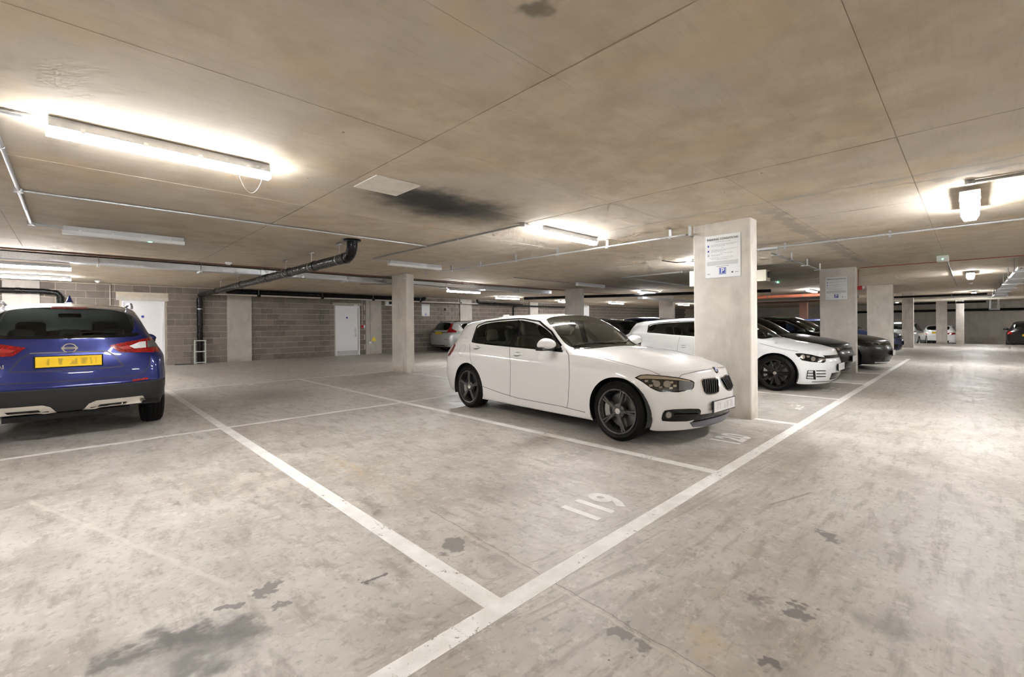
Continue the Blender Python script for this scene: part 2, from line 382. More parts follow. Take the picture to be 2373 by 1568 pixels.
# ------------------------------------------------------------------ block wall with its two doorways and pilasters
D1 = (1.12, 2.20); D2 = (7.88, 8.95); DH = 2.10
PIL = [(-1.35, -.64), (3.97, 4.74), (9.22, 9.95), (14.41, 15.19), (19.7, 20.4), (24.9, 25.6)]
wall = MB()
segs = [(X0, D1[0]), (D1[1], D2[0]), (D2[1], X1)]
for a, b in segs: wall.box(a, b, WY+.012, WY+.2, 0, ZC)
for a, b in (D1, D2): wall.box(a, b, WY+.012, WY+.2, DH, ZC)
wall = struct('wall_back', wall, MT['mortar'])
bl = []
ch, cl = .2157, .432
for r in range(12):
    z0 = r*ch + .005; z1 = min(z0 + ch - .011, ZC-.01)
    off = (.5 if r % 2 else 0)*cl + .318
    k = -16
    while True:
        a = off + (k)*cl; k += 1
        if a > 15.2: break
        iv = [(a+.0055, a+cl-.0055)]
        holes = [(p0, p1) for p0, p1 in PIL]
        if z0 < DH+.03: holes += [(D1[0]-.05, D1[1]+.06), (D2[0]-.03, D2[1]+.03)]
        elif z0 < DH+.2: holes += [(D1[0]-.13, D1[1]+.10)]
        for h0, h1 in holes:
            nv = []
            for p, q in iv:
                if q <= h0 or p >= h1: nv.append((p, q)); continue
                if p < h0: nv.append((p, h0))
                if q > h1: nv.append((h1, q))
            iv = nv
        for p, q in iv:
            if q-p > .05 and p > -5: bl.append((p, q, z0, z1))
def vis(b):
    x, z = (b[0]+b[1])/2, (b[2]+b[3])/2
    hid = (x < 1.0 and z < 1.55) or x < -2.2 or (5.9 < x < 6.9 and False)
    return (math.hypot(x, WY) + (50 if hid else 0)) / max(.12, b[1]-b[0])
bl.sort(key=vis)
unit = MB().box(-.5, .5, -.5, .5, -.5, .5).mesh('block')
rest = MB()
for i, (p, q, z0, z1) in enumerate(bl):
    py = WY + rng.uniform(-.002, .003)
    if i < 300:
        o = obj('block', unit, MT['block'], wall, ((p+q)/2, py+.03, (z0+z1)/2)); o.scale = (q-p, .06, z1-z0)
    else: rest.box(p, q, py, py+.06, z0, z1)
tag(rest.build('distant_blocks', MT['block'], wall), kind='stuff')
far = MB()
for r in range(12):
    z0 = r*ch+.005
    for k in range(60):
        a = 15.19 + (k-1)*cl + (.5 if r % 2 else 0)*cl
        iv = [(a, a+cl-.011)]
        for h0, h1 in PIL:
            iv = [q for p_, q_ in iv for q in ([(p_, q_)] if q_ <= h0 or p_ >= h1 else ([(p_, h0)] if p_ < h0 else []) + ([(h1, q_)] if q_ > h1 else []))]
        for p_, q_ in iv: far.box(p_, q_, WY, WY+.05, z0, z0+ch-.011)
tag(far.build('faint_blocks', MT['block'], wall), kind='stuff')
for k, (a, b) in enumerate(PIL):
    tag(MB().box(a, b, WY-.09, WY+.02, 0, ZC-.001).build(f'pilaster_{k+1}', MT['pil']), kind='structure')
# ------------------------------------------------------------------ doors
def door(n, a, b, lintel):
    d = bpy.data.objects.new(f'door_{n}', None); link(d); d.location = (a, WY, 0); tag(d, kind='structure'); W_ = b-a
    fr = MB().box(0, .05, -.03, .1, 0, DH).box(W_-.05, W_, -.03, .1, 0, DH).box(.05, W_-.05, -.03, .1, DH-.05, DH); fr.build('door_frame', MT['white'], d)
    leaf = MB().box(.055, W_-.055, .0, .044, .008, DH-.055).build('door_leaf', MT['white'], d)
    MB().cyl((W_*.48, -.002, 1.60), (W_*.48, .002, 1.60), .04, 20).build('blue_disc_sign', MT['blue'], leaf)
    if n == 2:
        MB().box(.08, W_-.08, -.004, .002, .02, .20).build('kick_plate', MT['steel'], leaf)
        h = MB().box(W_-.20, W_-.15, -.012, 0, .96, 1.16).cyl((W_-.175, -.01, 1.08), (W_-.175, -.05, 1.08), .01, 10).cyl((W_-.175, -.045, 1.08), (W_-.30, -.045, 1.08), .01, 10)
        h.box(W_-.19, W_-.13, -.014, 0, .78, .92)
        h.build('lever_handle', MT['steel'], leaf, True)
        MB().box(W_-.075, W_-.062, -.006, .002, .2, 2.0).build('edge_strip', MT['galv_d'], leaf)
        bevel_box('door_closer', (.16, .05, .05), .008, MT['white'], d, (W_-.2, -.05, DH+.03))
    if lintel: MB().box(-.13, W_+.10, -.012, .02, DH+.01, DH+.115).build('lintel', MT['column'], d)
door(1, *D1, True); door(2, *D2, False)
MB().box(D2[0]-.1, D2[1]+.1, WY-.006, WY+.02, DH+.015, DH+.13).build('lintel', MT['pil'], wall)

# ------------------------------------------------------------------ fluorescent battens
def batten(label, x, y, z, L=1.30, lit=True, rz=0, group='ceiling battens', green=None, stem=0.0, w_=.105):
    t = thing('batten_light', label, 'light', (x, y, z), rz, group)     # z = underside of what it hangs from
    zt = -stem
    MB().box(-L/2, L/2, -w_*.58, w_*.58, zt-.064, zt-.004).build('base_channel', MT['grey'], t)
    pr = [(-w_*.54, -.060), (-w_*.52, -.070), (-w_*.38, -.108), (w_*.38, -.108), (w_*.52, -.070), (w_*.54, -.060)]
    MB().prism(pr, -L/2-.012, L/2+.012, 0).xf(Matrix.Translation((0, 0, zt))).build('diffuser', MT['lamp' if lit else 'lamp_off'], t)
    for k in range(4):
        px_ = -L/2 + L*(k+.5)/4
        for s in (-1, 1): MB().box(px_-.012, px_+.012, s*w_*.585-.003, s*w_*.585+.004, zt-.074, zt-.045).build('clip', MT['steel'], t)
    if green is not None: MB().cyl((green, -.02, zt-.1065), (green, -.02, zt-.1105), .022, 14).build('green_led', MT['green'], t)
    if stem:
        for q in (-L*.3, L*.3): MB().cyl((q, 0, zt), (q, 0, -.0045), .012, 10).build('stem', MT['grey'], t)
    return t
batten('long lit fluorescent batten with a loose thread hanging below it', .55, 4.17, ZC)
batten('lit fluorescent batten between the square ceiling plate and the signed column', 5.28, 4.17, ZC)
batten('lit ceiling batten behind the column with the large parking notice', 10.0, 4.17, ZC)
batten('lit ceiling batten out past the near wall side', -4.2, 4.17, ZC)
batten('unlit emergency batten with a glowing green spot', .58, 8.43, ZC, 1.30, False, green=.25)
batten('unlit ceiling batten above the bare column between the two doors', 5.36, 8.45, ZC, 1.28, False)
batten('unlit ceiling batten seen over the white hatchback roof', 12.5, 8.95, ZC, 1.5, False)
batten('lit batten fixed beneath the silver cable tray near the left pilaster', -.66, 11.75, 2.426)
batten('lit batten close to the block wall above the blue car', -.66, 16.7, ZC)
for k_, (xx, yy, zz) in enumerate(((-2.3, 11.75, 2.426), (-3.9, 11.75, 2.426), (-2.5, 13.4, ZC), (-3.9, 15.0, ZC))): batten('unseen lit batten added along the rows to brighten the rear aisle', xx, yy, zz, group='added rear battens')  # out-of-view battens added to brighten the back, as if the rows carried on
batten('lit batten beneath the far end of the silver cable tray', 9.3, 11.75, 2.426)
batten('lit batten over the silver estate car by the wall', 15.3, 15.9, ZC, 1.5)
batten('lit batten in the middle bays beyond the bare column', 17.2, 9.4, ZC, 1.5)
batten('lit batten far back near the block wall', 24.5, 15.6, ZC, 1.5); batten('lit batten added near the thin black downpipe to brighten the far back', 20.6, 16.4, ZC, 1.5); batten('lit batten added deep in the far back bays for more light', 30.5, 14.0, ZC, 1.5)  # the second and third battens are added to brighten the far back
for k, xx in enumerate((-5.0, .55, 5.28, 10.0, 16.0, 22.0)): batten('lit ceiling batten over the bays across the aisle', xx, -4.3, ZC, group='battens across the aisle')
batten('lit ceiling batten in the bays past the second signed column', 21.9, 4.6, ZC, 1.4); batten('lit batten near the pink post', 30.5, 5.2, ZC, 1.4); batten('lit batten high over the far silver car', 38.5, 3.4, ZC, 1.3)
AL = ['lit batten hung on a stem end-on near the signed column', 'lit batten hung on a stem beyond the small white green-lit box', 'lit batten hung on a stem over the far end of the aisle']
batten(AL[0], 7.05, 0.0, ZC, 1.28, stem=.05, w_=.13, group='aisle battens'); batten(AL[1], 17.9, 0.0, ZC, 1.28, stem=.05, w_=.14, group='aisle battens'); batten(AL[2], 29.5, -.1, ZC, 1.28, stem=.05, w_=.14, group='aisle battens')
batten('lit batten over the aisle out behind', -3.9, 0, ZC, 1.28, stem=.05, group='aisle battens'); batten('lit batten hanging low near the far dark car', 37.6, -.55, ZC, 1.2); batten('unseen lit batten added past the far dark car to brighten the far wall', 41.5, -5.2, ZC, 1.4)  # the last batten is added out of view to brighten the far wall
# thread of cobweb under the long batten
pts = [(.55+.42+ .18*i/12, 4.17-.03, 2.51 - .16*math.sin(math.pi*i/12)**.7) for i in range(13)]
tag(MB().tube(pts, .0011, 5).build('dangling_thread', MT['wpipe']), 'thin pale thread sagging under the long lit batten', 'thread')
# ------------------------------------------------------------------ conduits
def conduit(label, pts, r=.011, mat='galv', clips=(), boxes=(), cat='conduit', group='ceiling conduits', name='conduit'):
    t = thing(name, label, cat, (0, 0, 0), 0, group)
    MB().tube(pts, r, 10).build('tube', MT[mat], t, True)
    for c in clips: MB().cyl((c[0]-.012*c[3], c[1]-.012*(1-c[3]), c[2]), (c[0]+.012*c[3], c[1]+.012*(1-c[3]), c[2]), r+.003, 10).build('saddle', MT['galv'], t)
    for b in boxes: MB().cyl((b[0], b[1], b[2]-.022), (b[0], b[1], b[2]+.014), .036, 16).build('junction_box', MT[mat], t, True)
    return t
zc = ZC-.02
conduit('galvanised conduit running out to the edge beside the long lit batten', [(-.36, 1.0, zc), (-.36, 8.40, zc)], .014, clips=[(-.36, 5.0, zc, 0), (-.36, 7.4, zc, 0)], boxes=[(-.36, 6.46, zc), (-.36, 8.40, zc)])
conduit('short galvanised conduit feeding the green spot batten', [(-.36, 8.42, zc), (-.07, 8.43, zc)], .010)
conduit('long bright conduit crossing from the left run to the dark conduit', [(-.33, 6.46, zc), (4.30, 6.44, zc)], .011, clips=[(.7, 6.455, zc, 1), (1.9, 6.45, zc, 1), (3.1, 6.445, zc, 1)])
conduit('galvanised conduit ending at the long lit batten', [(-2.5, 4.17, zc), (-.10, 4.17, zc)], .014)
conduit('dull dark conduit leading to a round box beside the lit batten', [(4.33, 4.20, zc), (4.33, 8.36, zc)], .012, 'galv_d', clips=[(4.33, 5.6, zc, 0)], boxes=[(4.33, 4.20, zc)])
conduit('short conduit from the round box to the lit batten', [(4.36, 4.19, zc), (4.62, 4.17, zc)], .010)
conduit('short conduit at the end of the unlit batten over the bare column', [(4.33, 8.38, zc), (4.72, 8.45, zc)], .010)
# hung conduit row beside the signed column
t = thing('hung_conduit', 'bright conduit hung on short straps running up to the signed column', 'conduit', (6.18, 0, 0), 0, 'ceiling conduits')
MB().tube([(0, 2.80, 2.497), (0, 8.6, 2.497)], .014, 10).build('tube', MT['galv'], t, True)
MB().tube([(0, 2.80, 2.497), (.02, 2.765, 2.487), (.05, 2.75, 2.475), (.10, 2.745, 2.472)], .013, 10).build('flexible_tail', MT['galv_d'], t, True)
for yy in (2.74, 3.03, 4.10, 5.14, 6.18, 7.24, 8.25, 9.3, 10.3):
    MB().box(-.004, .004, yy-.02, yy+.02, 2.475, ZH).box(-.03, .012, yy-.02, yy+.02, ZC-.01, ZH).box(-.02, .03, yy-.02, yy+.02, 2.472, 2.48).build('strap', MT['galv'], t)
# conduit over the aisle beyond the column
t = thing('hung_conduit', 'bright conduit crossing the aisle behind the signed column', 'conduit', (8.66, 0, 0), 0, 'ceiling conduits')
MB().tube([(0, -4.0, 2.55), (0, 2.55, 2.55)], .017, 10).build('tube', MT['galv'], t, True)
for yy in (-1.6, .83, 2.2): MB().box(-.004, .004, yy-.015, yy+.015, 2.50, ZH).box(-.02, .02, yy-.02, yy+.02, 2.5, 2.51).build('strap', MT['galv'], t)
MB().box(-.05, .05, 2.3, 2.62, 2.515, 2.55).build('end_tray', MT['galv'], t)
t = thing('hung_conduit', 'dull conduit on clamps running deeper behind the signed column', 'conduit', (0, 2.47, 0), 0, 'ceiling conduits')
MB().tube([(8.9, 0, 2.48), (12.4, 0, 2.48)], .018, 10).build('tube', MT['galv_d'], t, True)
for xx in (9.1, 10.0, 11.2, 12.35): MB().box(xx-.02, xx+.02, -.05, -.03, 2.46, ZH).box(xx-.03, xx+.03, -.07, .07, 2.455, 2.467).build('clamp', MT['galv'], t)
conduit('black cable slung behind the signed column', [(9.0, 2.70, ZC-.02), (9.02, 2.95, 2.52), (9.05, 3.6, 2.49), (9.02, 4.3, 2.52), (9.0, 4.6, ZC-.02)], .010, 'cable', cat='cable', name='cable')
conduit('red alarm cable along the ceiling to the second signed column', [(13.97, -3, zc), (13.97, 1.9, zc), (14.03, 1.955, 2.56), (14.03, 1.96, 2.16)], .009, 'redwire', cat='cable', name='alarm_cable')
conduit('grey conduit along the aisle ceiling beyond the small white box', [(13.2, .36, zc), (24, .36, zc)], .012, 'galv_d')
conduit('galvanised conduit from the stem box across the aisle', [(6.2, -3, zc), (6.2, 0.0, zc)], .014, 'galv_d', boxes=[(6.2, 0.0, zc)])
conduit('thin dark conduit over the middle bays', [(9.0, 9.1, zc), (26, 9.1, zc)], .010, 'galv_d')
conduit('galvanised branch conduit over the middle bays beside the signed column', [(10.6, 4.9, 2.5), (10.6, 6.6, 2.5), (15, 6.6, 2.5)], .018, 'galv')
# camera housing in the duct behind the column
t = thing('boxed_duct', 'cream boxed duct with a round black opening behind the signed column', 'duct', (11.6, 3.3, 2.22))
MB().box(-.15, .15, -.0, 1.0, 0, .26).build('duct_body', MT['cream'], t); MB().cyl((0, 0.001, .15), (0, -.05, .15), .075, 20).build('opening', MT['cable'], t)
MB().box(-.17, .17, .35, .40, -.01, ZH-2.22).build('hanger_band', MT['galv_d'], t); MB().box(-.17, .17, .85, .90, -.01, ZH-2.22).build('hanger_band', MT['galv_d'], t)
# small boxes and detectors
t = thing('exit_unit', 'small white ceiling box with a green light over the aisle', 'ceiling box', (12.95, .40, ZC)); MB().box(-.14, .14, -.09, .09, -.11, -.0045).build('housing', MT['signw'], t); MB().box(-.142, -.138, -.012, .012, -.085, -.07).build('green_led', MT['green'], t)
t = thing('exit_unit', 'slim emergency light with a green glow behind the second signed column', 'ceiling box', (16.6, 4.5, ZC)); MB().box(-.3, .3, -.06, .06, -.06, -.0045).build('housing', MT['lamp_off'], t); MB().box(-.05, .05, -.063, -.059, -.05, -.02).build('green_led', MT['green'], t)
def detector(label, x, y):
    t = thing('smoke_detector', label, 'detector', (x, y, ZC), 0, 'smoke detectors')
    MB().lathe([(0, -.06), (.035, -.06), (.045, -.04)], n=20).build('sensor', MT['signw'], t, True); MB().lathe([(.05, -.04), (.062, -.03), (.065, -.0045), (0, -.0045)], n=20).build('base', MT['signw'], t, True)
detector('white smoke detector near the black ceiling drain pipe', 2.36, 10.9); detector('white smoke detector on the aisle ceiling', 22.6, 0.0); detector('white smoke detector by the block wall door', .55, 17.6)
# square plate patched into the soffit
o = MB().box(1.965, 2.425, 3.725, 4.185, ZC-.012, ZC-.003).build('ceiling_plate', MT['plate']); tag(o, 'square pale plate in the sooty patch of ceiling', 'plate')
tag(MB().box(X0, 21, 11.30, 11.36, ZC-.03, ZH).build('ceiling_strip', MT['brown']), 'thin rust brown strip along the ceiling over the rear bays', 'strip')
# ------------------------------------------------------------------ cable tray on rods
def tray(name, label, x0, x1, y, z, wd=.3, h=.1, step=2.2, solid=True):
    t = thing(name, label, 'cable tray', (0, y, 0))
    MB().box(x0, x1, -wd/2, wd/2, z, z+.004).build('tray_base', MT['galv'], t)
    for s in (-1, 1): MB().box(x0, x1, s*wd/2-.003, s*wd/2+.003, z, z+h).build('side_flange', MT['galv'], t)
    k = x0 + .4
    while k < x1:
        for s in (-1, 1): MB().cyl((k, s*(wd/2+.03), z-.03), (k, s*(wd/2+.03), ZH), .006, 8).build('threaded_rod', MT['galv_d'], t)
        MB().box(k-.02, k+.02, -wd/2-.06, wd/2+.06, z-.035, z-.0005).build('cross_bracket', MT['galv'], t); k += step
    return t
tray('cable_tray', 'long silver cable tray on rods over the rear bays', -6.5, 13.6, 11.75, 2.462, .26, .12, 1.62)
t = tray('cable_tray', 'silver cable tray loaded with cables over the right of the aisle', 14.2, 30.4, -.85, 2.33, .3, .06, 2.4)
for k in range(5): MB().tube([(14.2, -.1+.05*k, 2.352), (20, -.1+.05*k+.02*math.sin(k), 2.354), (30.3, -.1+.05*k, 2.352)], .014, 8).build('cable', MT['cable' if k % 2 else 'galv_d'], t, True)
t = thing('tray_tail', 'bent end piece of silver tray by the bare column', 'cable tray', (5.6, 11.5, 2.4)); MB().tube([(0, .1, -.02), (1.2, -.6, 0), (3.2, -.1, .02)], .018, 8).build('tube', MT['galv_d'], t, True); MB().box(.5, .9, -.45, -.2, .02, .12).build('junction_box', MT['galv_d'], t)
# ------------------------------------------------------------------ drain pipes
def pipe(label, pts, r, mat='bpipe', collars=(), hang=(), name='drain_pipe', flange=None, group='drain pipes', cat='pipe', n=20):
    t = thing(name, label, cat, (0, 0, 0), 0, group)
    MB().tube(pts, r, n).build('pipe', MT[mat], t, True)
    for a, b in collars: MB().cyl(a, b, r+.009, n).build('collar', MT[mat], t, True)
    for (x, y, z) in hang:
        MB().cyl((x, y, z+r), (x, y, ZC-.02), .005, 8).box(x-.02, x+.02, y-.07, y+.07, ZC-.022, ZH).build('hanger', MT['galv'], t)
        MB().lathe([(r+.002, -.015), (r+.006, -.015), (r+.006, .015), (r+.002, .015)], 1, n, True).xf(Matrix.Translation((x, y, z))).build('pipe_clip', MT['galv_d'], t)
    if flange: MB().cyl((flange[0], flange[1], ZC-.025), (flange[0], flange[1], ZH), r+.05, n).build('flange', MT[mat], t, True)
    return t
zp = 2.345; rp = .082
elbow = [(3.17, 6.82, ZC-.01), (3.17, 6.82, zp+.19)] + arc_pts((6.82+.19, zp+.19), .19, math.pi, 1.5*math.pi, 8, 'yz', 3.17) + [(3.17, 12.0, zp), (3.17, WY-.11, zp)]
pipe('thick black drain pipe dropping from the ceiling with an elbow', elbow, rp, collars=[((3.17, 7.02, zp), (3.17, 7.12, zp)), ((3.17, 8.3, zp), (3.17, 8.36, zp)), ((3.17, 9.6, zp), (3.17, 9.66, zp)), ((3.17, 11.0, zp), (3.17, 11.2, zp)), ((3.17, 13.2, zp), (3.17, 13.3, zp)), ((3.17, 16, zp), (3.17, 16.1, zp))],
     hang=[(3.17, 7.3, zp), (3.17, 8.5, zp), (3.17, 9.9, zp), (3.17, 11.6, zp), (3.17, 13.6, zp), (3.17, 15.6, zp)], flange=(3.17, 6.82))
st = pipe('upright black soil stack against the block wall beside a grey frame', [(3.15, WY-.10, .0), (3.15, WY-.10, zp-.085)], .085, collars=[((3.15, WY-.10, 1.95), (3.15, WY-.10, 2.2)), ((3.15, WY-.10, 1.3), (3.15, WY-.10, 1.38)), ((3.15, WY-.1, .9), (3.15, WY-.1, .98))])
MB().cyl((3.13, WY-.17, 1.27), (3.13, WY-.21, 1.27), .05, 16).build('access_cap', MT['bpipe'], st, True)
MB().lathe([(.088, -.012), (.096, -.012), (.096, .012), (.088, .012)], 2, 20, True).xf(Matrix.Translation((3.15, WY-.10, 1.87))).build('pipe_clip', MT['galv'], st)
t = thing('ladder_frame', 'pale grey ladder-like frame leaning in front of the soil stack', 'frame', (2.95, WY-.30, 0))
fr = MB()
for a in ((0, .04), (.30, .34)): MB().box(a[0], a[1], 0, .04, 0, .81).build('upright', MT['frame'], t)
for zz in (0.03, .40, .77): MB().box(.04, .30, .002, .038, zz, zz+.035).build('rung', MT['frame'], t)
tag(MB().prism([(2.45, WY-.28), (2.80, WY-.35), (2.93, WY-.40), (2.9, WY-.2), (2.6, WY-.16), (2.43, WY-.2)], .0, .03).build('rag', MT['cable']), 'dark rag lying on the floor at the foot of the block wall', 'rag')
pipe('fat black drain pipe running just under the ceiling along the block wall', [(3.9, WY-.25, 2.505), (11.4, WY-.25, 2.49), (11.9, WY-.25, 2.49), (12.07, WY-.25, 2.50), (12.12, WY-.25, 2.54), (12.12, WY-.25, 2.60)], .09, collars=[((7.0, WY-.25, 2.49), (7.15, WY-.25, 2.49)), ((11.2, WY-.25, 2.48), (11.35, WY-.25, 2.48))], group='drain pipes')
t = thing('wall_conduit', 'pinkish white conduit running below the fat black pipe along the block wall', 'conduit')
MB().tube([(3.4, WY-.40, 2.385), (16.8, WY-.40, 2.36)], .028, 12).build('tube', MT['wpipe'], t, True)
for xx in (4.9, 7.2, 9.4, 11.8, 14.2): MB().cyl((xx, WY-.40, 2.41), (xx, WY-.40, ZH), .006, 8).build('hanger', MT['galv'], t); MB().cyl((xx-.06, WY-.40, 2.377), (xx+.06, WY-.40, 2.377), .034, 12).build('coupling', MT['bpipe'], t)
pipe('black pipe with a bend by the left pilaster above the blue car', [(-5, WY-.2, 2.30), (-.55, WY-.2, 2.30), (-.30, WY-.2, 2.27), (-.22, WY-.2, 2.15), (-.22, WY-.2, 1.6), (-.22, WY-.2, 0)], .075, collars=[((-1.1, WY-.2, 2.3), (-1.0, WY-.2, 2.3)), ((-.22, WY-.2, 2.08), (-.22, WY-.2, 2.14))])
pipe('pale and black waste pipe with a hooked end near the silver estate car', [(15.2, WY-.5, 2.58), (15.25, WY-.5, 2.44), (15.4, WY-.5, 2.40), (18.6, WY-.5, 2.38)], .06, 'bpipe', collars=[((16.4, WY-.5, 2.395), (16.5, WY-.5, 2.395))])
pipe('thin black downpipe on the block wall past the silver estate car', [(23.5, WY-.2, 2.36), (18.5, WY-.2, 2.34), (18.2, WY-.2, 2.30), (18.15, WY-.2, 2.2), (18.15, WY-.2, 0)], .05)
pipe('dark pipe slung over the middle bays toward the signed column', [(14.5, 14.0, 2.42), (16.5, 10.0, 2.43), (18.6, 5.2, 2.44)], .06)
pipe('orange painted pipe crossing behind the second signed column', [(23.2, 9.0, 2.45), (23.2, 3.6, 2.45)], .075, 'orange', hang=[(23.2, 5.2, 2.45), (23.2, 6.6, 2.45)], name='sprinkler_pipe')
pipe('rust brown pipe low behind the second signed column', [(25.3, 9.7, 2.26), (25.3, 3.6, 2.26)], .05, 'brown', hang=[(25.3, 8.5, 2.26), (25.3, 4.2, 2.26)], name='sprinkler_pipe')
pipe('grey duct pipe between the orange and brown pipes', [(24.4, 9.7, 2.36), (24.4, 3.4, 2.36)], .06, 'galv_d', hang=[(24.4, 8.5, 2.36), (24.4, 4.0, 2.36)], name='duct_pipe')
pipe('black pipe crossing the far aisle under the ceiling', [(28.4, 3.4, 2.43), (28.4, -.5, 2.43)], .05, hang=[(28.4, 2.6, 2.43), (28.4, .6, 2.43)])
pipe('grey trunking pipe across the far end of the aisle', [(31.0, 3.4, 2.33), (31.0, -3.4, 2.33)], .07, 'cream', name='duct_pipe')
pipe('bright silver pipe across the far aisle', [(31.4, 1.0, 2.40), (31.4, -1.2, 2.42), (33.0, -1.25, 2.40)], .07, 'galv', hang=[(31.4, .6, 2.405), (31.4, -.8, 2.418)], name='duct_pipe')
pipe('long black pipe at the end of the garage over the drop', [(36.2, 4.5, 2.30), (36.2, -.6, 2.33)], .06, hang=[(36.2, 3.5, 2.305), (36.2, .6, 2.32)])
t = thing('pipe_valves', 'cluster of silver valves hanging at the far end of the aisle', 'valve', (36.0, -.9, 1.9)); MB().cyl((0, -.2, 0), (0, .2, 0), .05, 10).cyl((0, -.15, 0), (0, -.15, ZH-1.9), .03, 8).cyl((0, .15, 0), (0, .15, ZH-1.9), .03, 8).build('valve_body', MT['galv'], t)
MB().cyl((0, -.15, -.05), (0, -.15, .2), .06, 10).build('valve_wheel', MT['steel'], t)
pipe('dark pipe along the foot of the far ceiling', [(45.88, 9, 2.05), (45.88, -7, 2.05)], .09)
t = thing('flat_duct', 'flat silver duct over the middle bays past the bare column', 'duct', (0, 10.02, 2.32)); MB().box(17.6, 24.0, -.12, .12, 0, .1).build('duct_body', MT['galv'], t)
for xx in (18.2, 20.8, 23.4): MB().cyl((xx, 0, .1), (xx, 0, ZH-2.32), .006, 8).box(xx-.02, xx+.02, -.14, .14, -.012, 0).build('hanger', MT['galv_d'], t)
# ------------------------------------------------------------------ notices
def notice(label, loc, rz, W_=.455, H_=.57, detail=True, grp='parking notices'):
    t = thing('parking_notice', label, 'sign', loc, rz, grp)              # local: x right, z up, faces -y
    MB().box(-W_/2, W_/2, -.004, 0, 0, H_).build('board', MT['signw'], t)
    MB().box(W_/2-.002, W_/2+.006, -.003, 0, 0, H_).box(-W_/2, W_/2, -.003, 0, -.004, .002).build('edge_trim', MT['greyink'], t)
    def txt(s, size, x, z, mat, bold=False, nm='lettering'):
        me = text_mesh(s, size, bold, .0004); return obj(nm, me, MT[mat], t, (x, -.0046, z), (R(90), 0, 0))
    txt('PARKING CONDITIONS', .0375, 0, H_-.055, 'black', True, 'heading')
    if detail:
        ls = MB()
        rr = random.Random(3)
        def row(z, x0, x1, h=.0045):
            x = x0
            while x < x1:
                l_ = rr.uniform(.012, .04); ls.box(x, min(x+l_, x1), -.0047, -.0041, z, z+h); x += l_ + .006
        row(H_-.092, -.09, .11, .005)
        for z_, a, b in [(.445, -.15, .20), (.432, -.15, .15), (.420, -.15, .03), (.395, -.01, .012), (.372, -.15, .19), (.360, -.15, .05), (.347, -.15, .01), (.322, -.03, .14), (.305, -.15, .0), (.295, -.15, -.03), (.268, -.17, .14), (.250, -.15, .12), (.238, -.07, .07)]: row(z_, a, b)
        tag(ls.build('small_print', MT['greyink'], t), kind='stuff')
        MB().box(-.205, .20, -.0045, -.004, .165, .222).build('grey_panel', plain('pale_grey_panel', (.62, .64, .65), .5), t)
        for z_ in (.43, .362, .302): MB().box(-.195, -.175, -.0048, -.004, z_-.012, z_+.012).build('symbol', MT['blue' if z_ > .32 else 'greyink'], t)
    txt('PAY ON FOOT', .017, 0, .148, 'black', True) if False else MB().box(-.08, .08, -.0046, -.004, .145, .153).build('small_print', MT['greyink'], t)
    pb = MB().box(-.045, .045, -.0048, -.004, .04, .13).build('blue_square', MT['blue'], t)
    MB().box(-.038, .038, -.0051, -.0045, .047, .123).build('white_border', MT['signw'], pb); MB().box(-.034, .034, -.0054, -.0048, .051, .119).build('blue_field', MT['blue'], pb)
    obj('letter_p', text_mesh('P', .085, True, .0005), MT['signw'], pb, (0, -.0056, .085), (R(90), 0, 0))
    MB().cyl((.125, -.0048, .06), (.125, -.004, .06), .011, 12).build('round_mark', MT['black'], t); MB().box(.16, .20, -.0047, -.004, .055, .065).box(-.2, -.165, -.0047, -.004, .045, .058).build('small_mark', MT['greyink'], t)
notice('large white parking conditions notice on the nearest wide column', (6.2395, 2.325, 1.865), R(-90))
notice('white parking conditions notice on the column with the red sounder', (13.7595, 2.365, 1.82), R(-90))
notice('white parking notice on the block wall behind the silver estate car', (12.35, WY-.008, 1.70), 0, detail=False)
notice('pale notice on the far block wall above the black hatchback', (25.25, WY-.091, 1.75), 0, .8, .75, False)
t = thing('wall_isolator', 'small white box fixed to the edge of the nearest wide column', 'switch box', (6.33, 2.721, 1.88)); bevel_box('box', (.09, .08, .22), .008, MT['signw'], t, (0, .04, 0))
t = thing('alarm_sounder', 'red alarm sounder on the second signed column', 'alarm', (14.0, 1.98, 2.10)); MB().cyl((.03, -.005, 0), (.03, -.10, 0), .05, 16).build('sounder_body', MT['red'], t, True); MB().cyl((.03, -.10, 0), (.03, -.13, 0), .032, 14).build('sounder_cap', MT['signw'], t)
t = thing('call_point', 'red fire call point beside the far white door', 'call point', (9.07, WY, 1.22)); MB().box(-.05, .05, -.05, -.001, -.06, .06).build('box', MT['red'], t); MB().box(.05, .13, -.045, -.001, -.06, .05).build('white_box', MT['signw'], t); MB().cyl((0, -.02, .06), (0, -.02, 1.15), .012, 8).build('drop_conduit', MT['wpipe'], t)
t = thing('socket_outlet', 'white socket low on the pilaster with a conduit drop', 'socket', (9.38, WY-.09, .52)); MB().box(-.05, .05, -.05, -.0005, -.05, .04).build('box', MT['signw'], t); MB().cyl((.02, -.03, .04), (.02, -.03, 1.83), .010, 8).build('drop_conduit', MT['galv_d'], t)
o = MB().prism([(-.1, 0), (.12, -.03), (.1, .12), (.02, .2), (-.03, .13)], 0, .003).xf(Matrix.Translation((9.55, WY-.091, .58)) @ Matrix.Rotation(R(90), 4, 'X')).build('yellow_sticker', MT['yellow']); tag(o, 'torn yellow sticker beside the low socket on the pilaster', 'sticker')
t = thing('control_box', 'white wall box with a dark window above the bare column side', 'control box', (10.4, WY, 2.16)); MB().box(-.24, .24, -.10, -.001, 0, .25).build('case', MT['signw'], t); MB().box(-.08, .2, -.105, -.099, .06, .19).build('dark_window', MT['cable'], t)
